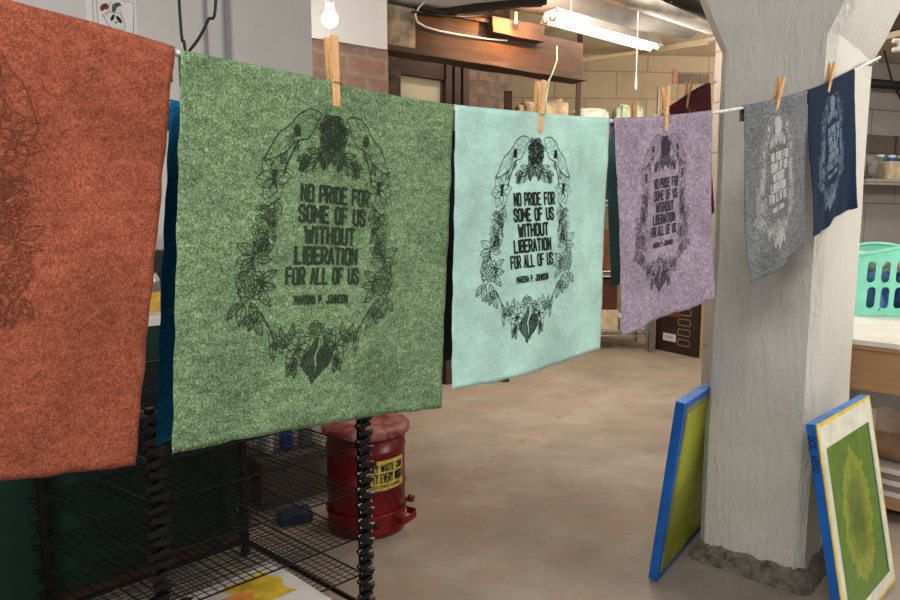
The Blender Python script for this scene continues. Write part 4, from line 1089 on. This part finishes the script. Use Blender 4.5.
for k in range(5):
    cbox('board', 'flat grey board in the stack on the lower bench shelf', bp_(.42+.01*k, .42, .091+.026*k), (.72, .62, .024), M['greystack'] if k % 2 else M['counter'], 'board', ang, g, .002)
o = MB().tube([bp_(.04, .22, .286), bp_(.8, .22, .286)], .062, 24).build('fabric_roll', mat('brown_roll', (150,122,98), .8), None, True); tag(o, 'brown cylindrical roll lying on the stacked boards under the bench', 'roll')
crumple('folded_cloth', 'pale pink crumpled cloth lying under the bench on the boards', bp_(.34, .50, .2225), (.42, .30, .27), M['pink'], 6, 'cloth', .5)
cbox('red_box', 'small red box under the bench beside the pink cloth', bp_(.08, .44, .2225), (.07, .05, .05), M['red'], 'box', ang)
cbox('white_board', 'large white board standing upright at the back under the bench', bp_(.4, .95, .091), (1.0, .03, .55), M['counter'], 'board', ang)
# laundry basket: flat sides with slots from a filled 2-D curve
def plate(outer, holes, depth):
    cu = bpy.data.curves.new('c', 'CURVE'); cu.dimensions = '2D'; cu.fill_mode = 'BOTH'; cu.extrude = depth/2
    for pts in [outer] + holes:
        sp_ = cu.splines.new('POLY'); sp_.points.add(len(pts)-1); sp_.use_cyclic_u = True
        for q, p in zip(sp_.points, pts): q.co = (p[0], p[1], 0, 1)
    ob = bpy.data.objects.new('c', cu); COL.objects.link(ob); dg = bpy.context.evaluated_depsgraph_get(); dg.update()
    me = bpy.data.meshes.new_from_object(ob.evaluated_get(dg)); bpy.data.objects.remove(ob); return me
def slot(cx, cy, w, h):
    r = w/2; pts = []
    for k in range(9): a = PI*k/8; pts.append((cx + r*math.cos(a), cy + h/2 - r + r*math.sin(a)))
    for k in range(9): a = PI + PI*k/8; pts.append((cx + r*math.cos(a), cy - h/2 + r + r*math.sin(a)))
    return pts
bw, bd_, bh = .62, .44, .35
bk = empty('laundry_basket', (2.47, 3.75, tz), -.12); tag(bk, 'mint green plastic laundry basket with oval slots on the white bench top', 'laundry basket')
def side(Wt, Wb, seed):
    n = 16; top = [(Wt/2 - Wt*k/n, bh + .022*math.cos(2*PI*(k/n-.5))) for k in range(n+1)]
    outer = [(-Wb/2, 0), (Wb/2, 0)] + top
    holes = []
    for r_, yy in ((0, .238), (1, .10)):
        m_ = int((Wt-.06)/.072)
        for k in range(m_): holes.append(slot((k-(m_-1)/2)*.072*(1 if r_ == 0 else .95), yy, .042, .115))
    return outer, holes
for ang_, dist, Wt in ((0, bd_/2, bw), (PI, bd_/2, bw), (PI/2, bw/2, bd_), (-PI/2, bw/2, bd_)):
    me = plate(*side(Wt, Wt*.88, 0), .004)
    Rx = Matrix.Rotation(PI/2, 4, 'X'); tl = math.atan2(dist*.12, bh)
    me.transform(Matrix.Rotation(ang_, 4, 'Z') @ Matrix.Translation((0, -dist*.88, .002)) @ Matrix.Rotation(tl, 4, 'X') @ Rx)
    link('side_wall', me, M['basket'], bk)
MB().box((0, 0, .004), (bw*.88, bd_*.88, .006)).build('bottom', M['basket'], bk)
mb = MB(); rp = []
for a, b, wv in (((-1,-1),(1,-1),bw), ((1,-1),(1,1),bd_), ((1,1),(-1,1),bw), ((-1,1),(-1,-1),bd_)):
    for k in range(16):
        t_ = k/16; x = (a[0]+(b[0]-a[0])*t_)*bw/2; y = (a[1]+(b[1]-a[1])*t_)*bd_/2; rp.append(Vector((x, y, bh + .022*math.cos(2*PI*(t_-.5)) + .004)))
rp.append(rp[0]); mb.tube(rp, .011, 8, cap=False); mb.build('rim', M['basket'], bk, True)
Rk = Matrix.Rotation(-.12, 3, 'Z'); bl = bk.location
gi = 0
for c, s_, m_, lb_ in (((-.15, -.06, .012), (.22, .22, .22), M['blueclo'], 'blue crumpled cloth in the basket, left side'), ((.10, -.05, .012), (.22, .22, .22), M['blueclo'], 'blue crumpled cloth in the basket, right side'),
                   ((-.14, .0, .235), (.16, .18, .10), M['whiteclo'], 'white crumpled cloth on top in the basket'), ((.09, -.06, .235), (.2, .18, .10), M['pink'], 'pink crumpled cloth on top in the basket')):
    crumple('folded_cloth', lb_, bl + Rk @ Vector(c), s_, m_, 10+gi, 'cloth', .35, 'cloths in the laundry basket', ang); gi += 1
# ledge on the right wall with a box and jars
def wr(px, py, off=0):
    p = Vector((5.6, 6.2)); d = Vector((2.0-5.6, 4.9-6.2)).normalized(); n = Vector((-d.y, d.x)); n = n if n.y < 0 else -n; q = p + n*off
    r = ray(px, py); t = q.dot(n)/Vector((r.x, r.y)).dot(n); return EYE + r*t
wrd = Vector((3.6, 1.3)).normalized(); wang = math.atan2(wrd.y, wrd.x)
a = wr(855, 181, .0); zl = a.z
lx = wr(858, 181, .12)
lg = MB().box((0, 0, 0), (2.0, .24, .04)).build('wall_shelf', M['greyblock']); lg.location = (lx.x+.95*wrd.x, lx.y+.95*wrd.y, zl-.02); lg.rotation_euler = (0, 0, wang)
tag(lg, 'narrow grey ledge on the right block wall', 'shelf')
def ledge(px, w, d_, h, m_, name, label, cat, off=.12, grp=None):
    p = wr(px, 175, off); return cbox(name, label, (p.x, p.y, zl), (w, d_, h), m_, cat, wang, grp)
ledge(897, .34, .14, zl*0 + .135, mat('tan_box', (186,168,138), .8), 'cardboard_box', 'tan cardboard box on the wall ledge right of the pillar', 'box', .17)
p = wr(868, 175, .14); crumple('crumpled_bag', 'dark crumpled bag on the wall ledge against the pillar', (p.x, p.y, zl), (.10, .12, .17), M['greyplastic'], 21, 'bag', .5)
g = 'jars behind the box on the wall ledge'
for px, m_, nm in ((880, M['greendk'], 'green'), (891, M['bluelabel'], 'blue'), (901, M['greendk'], 'dark green')):
    p = wr(px, 165, .065); e_ = empty('paint_jar', (p.x, p.y, zl)); tag(e_, nm + ' paint jar on the wall ledge behind the tan box' + (', at the picture edge' if px == 901 else ''), 'jar', g)
    MB().lathe([(.028, 0), (.03, .004), (.03, .17), (.024, .18)], n=16).build('body', m_, e_, True); MB().lathe([(.027, .178), (.027, .2)], n=16).build('lid', M['whiteclo'], e_, True)
# course of dark blocks in the right wall
a = wr(845, 152, .0); b = wr(905, 152, .0); c = wr(870, 135, .0)
for k in range(3):
    p0 = wr(859 + k*23.5, 144, .01); q = MB().box((0, 0, 0), (.285, .02, abs(c.z-a.z))).build('trim_6', mat('umber_block', (92,82,72), .85)); q.location = (p0.x, p0.y, (a.z+c.z)/2); q.rotation_euler = (0, 0, wang); tag(q, kind='structure')
# dark rail and pipes, high on the right
def railat(y0, r, name, label, m_, off, cat='pipe'):
    a = wr(860, y0, off); b = a + Vector((wrd.x, wrd.y, 0))*1.6
    return tag(MB().tube([a - Vector((wrd.x, wrd.y, 0))*.3, b], r, 12).build(name, m_, None, True), label, cat)
railat(82, .033, 'black_rail', 'thick black horizontal pipe on the wall right of the pillar', M['black'], .10)
p0 = wr(884, 50, .3); p1 = wr(888, 66, .3); p2 = wr(893, 84, .3); p3 = wr(905, 108, .3)
tag(MB().tube([p0, p1, p2, p3], .007, 6).build('hanging_cable', M['black'], None, True), 'thin black cable slanting down in front of the black pipe', 'cable')
# soffit and joists top right
a = wr(870, 58, .0)
tag(MB().box((a.x+.9, a.y-.1, a.z+.02), (2.4, 1.0, .04), Matrix.Rotation(wang, 3, 'Z')).build('trim_7', M['tan']), kind='structure')
tag(MB().box((a.x+.9, a.y-.1, a.z+.30), (2.4, .9, .5), Matrix.Rotation(wang, 3, 'Z')).build('trim_8', M['darkwood']), kind='structure')
p0 = at(893, 41, 4.0); p1 = at(902, 41, 4.0); p2 = at(898, 50, 4.0)
mb = MB(); mb.tube([p0, p1, p1 + (p1-p0)*4], .014, 8); mb.tube([at(899, 41, 4.0), at(899, 49, 4.0)], .010, 8); mb.tube([at(893, 50, 4.0), at(904, 49, 4.0), at(930, 46, 4.0)], .014, 8)
tag(mb.build('white_pipe_fitting', M['counter'], None, True), 'white pipe fitting under the ceiling in the top right corner', 'pipe')

# ------------------------------------------------------------------ light
def area(name, loc, target, size, power, color=(1,1,1), sy=None):
    l = bpy.data.lights.new(name, 'AREA'); l.energy = power; l.color = color; l.size = size
    if sy: l.shape = 'RECTANGLE'; l.size_y = sy
    o = bpy.data.objects.new(name, l); COL.objects.link(o); o.location = loc
    o.rotation_euler = (Vector(target)-Vector(loc)).to_track_quat('-Z', 'Y').to_euler(); return o
def point(name, loc, power, color, r=.04):
    l = bpy.data.lights.new(name, 'POINT'); l.energy = power; l.color = color; l.shadow_soft_size = r
    o = bpy.data.objects.new(name, l); COL.objects.link(o); o.location = loc; return o
area('ceiling_lamp_near', (-.6, -1.0, 2.62), (.3, 1.3, .9), 1.3, 72, (1, .96, .92), .4)
area('ceiling_lamp_right', (3.4, 1.2, 2.62), (1.6, 2.5, 1.0), 1.3, 90, (1, .95, .87), .5)
area('ceiling_lamp_middle', (1.0, 4.6, 3.1), (1.2, 5.0, 0), 1.4, 60, (1, .93, .85), .6)
area('ceiling_lamp_rear_right', (3.6, 3.8, 3.0), (3.2, 4.2, 0), .8, 18, (1, .96, .9), .4)
fm = f0 + (f1-f0)*.5
wl_ = at(520, 8, 5.1)
wb = beamP(.92, -.15, 2.665)
tag(MB().lathe([(.004,-.014),(.010,-.010),(.012,0),(.009,.010),(.006,.02),(.006,.06)], wb, 16).build('amber_bulb', emit('amber_glass', (255,170,70), 20), None, True), 'small amber bulb glowing at the top edge of the timber beam', 'light bulb')
point('warm_lamp', wb + Vector((.0, -.045, .0)), 26, (1, .48, .15), .01)
point('fluorescent_glow', f1 + Vector((.10, .0, -.32)), 40, (1, .93, .82), .15)
point('fill_behind_pillar', (3.6, 6.6, 2.8), 50, (1, .90, .76), .12)  # added fill light without a fixture, brightens the right and back walls
w = bpy.data.worlds.new('world'); scene.world = w; w.use_nodes = True
w.node_tree.nodes['Background'].inputs[0].default_value = (.85, .9, 1, 1); w.node_tree.nodes['Background'].inputs[1].default_value = .5
scene.view_settings.view_transform = 'Standard'; scene.view_settings.look = 'None'; scene.view_settings.exposure = .13; scene.view_settings.gamma = 1
scene.view_settings.use_curve_mapping = False
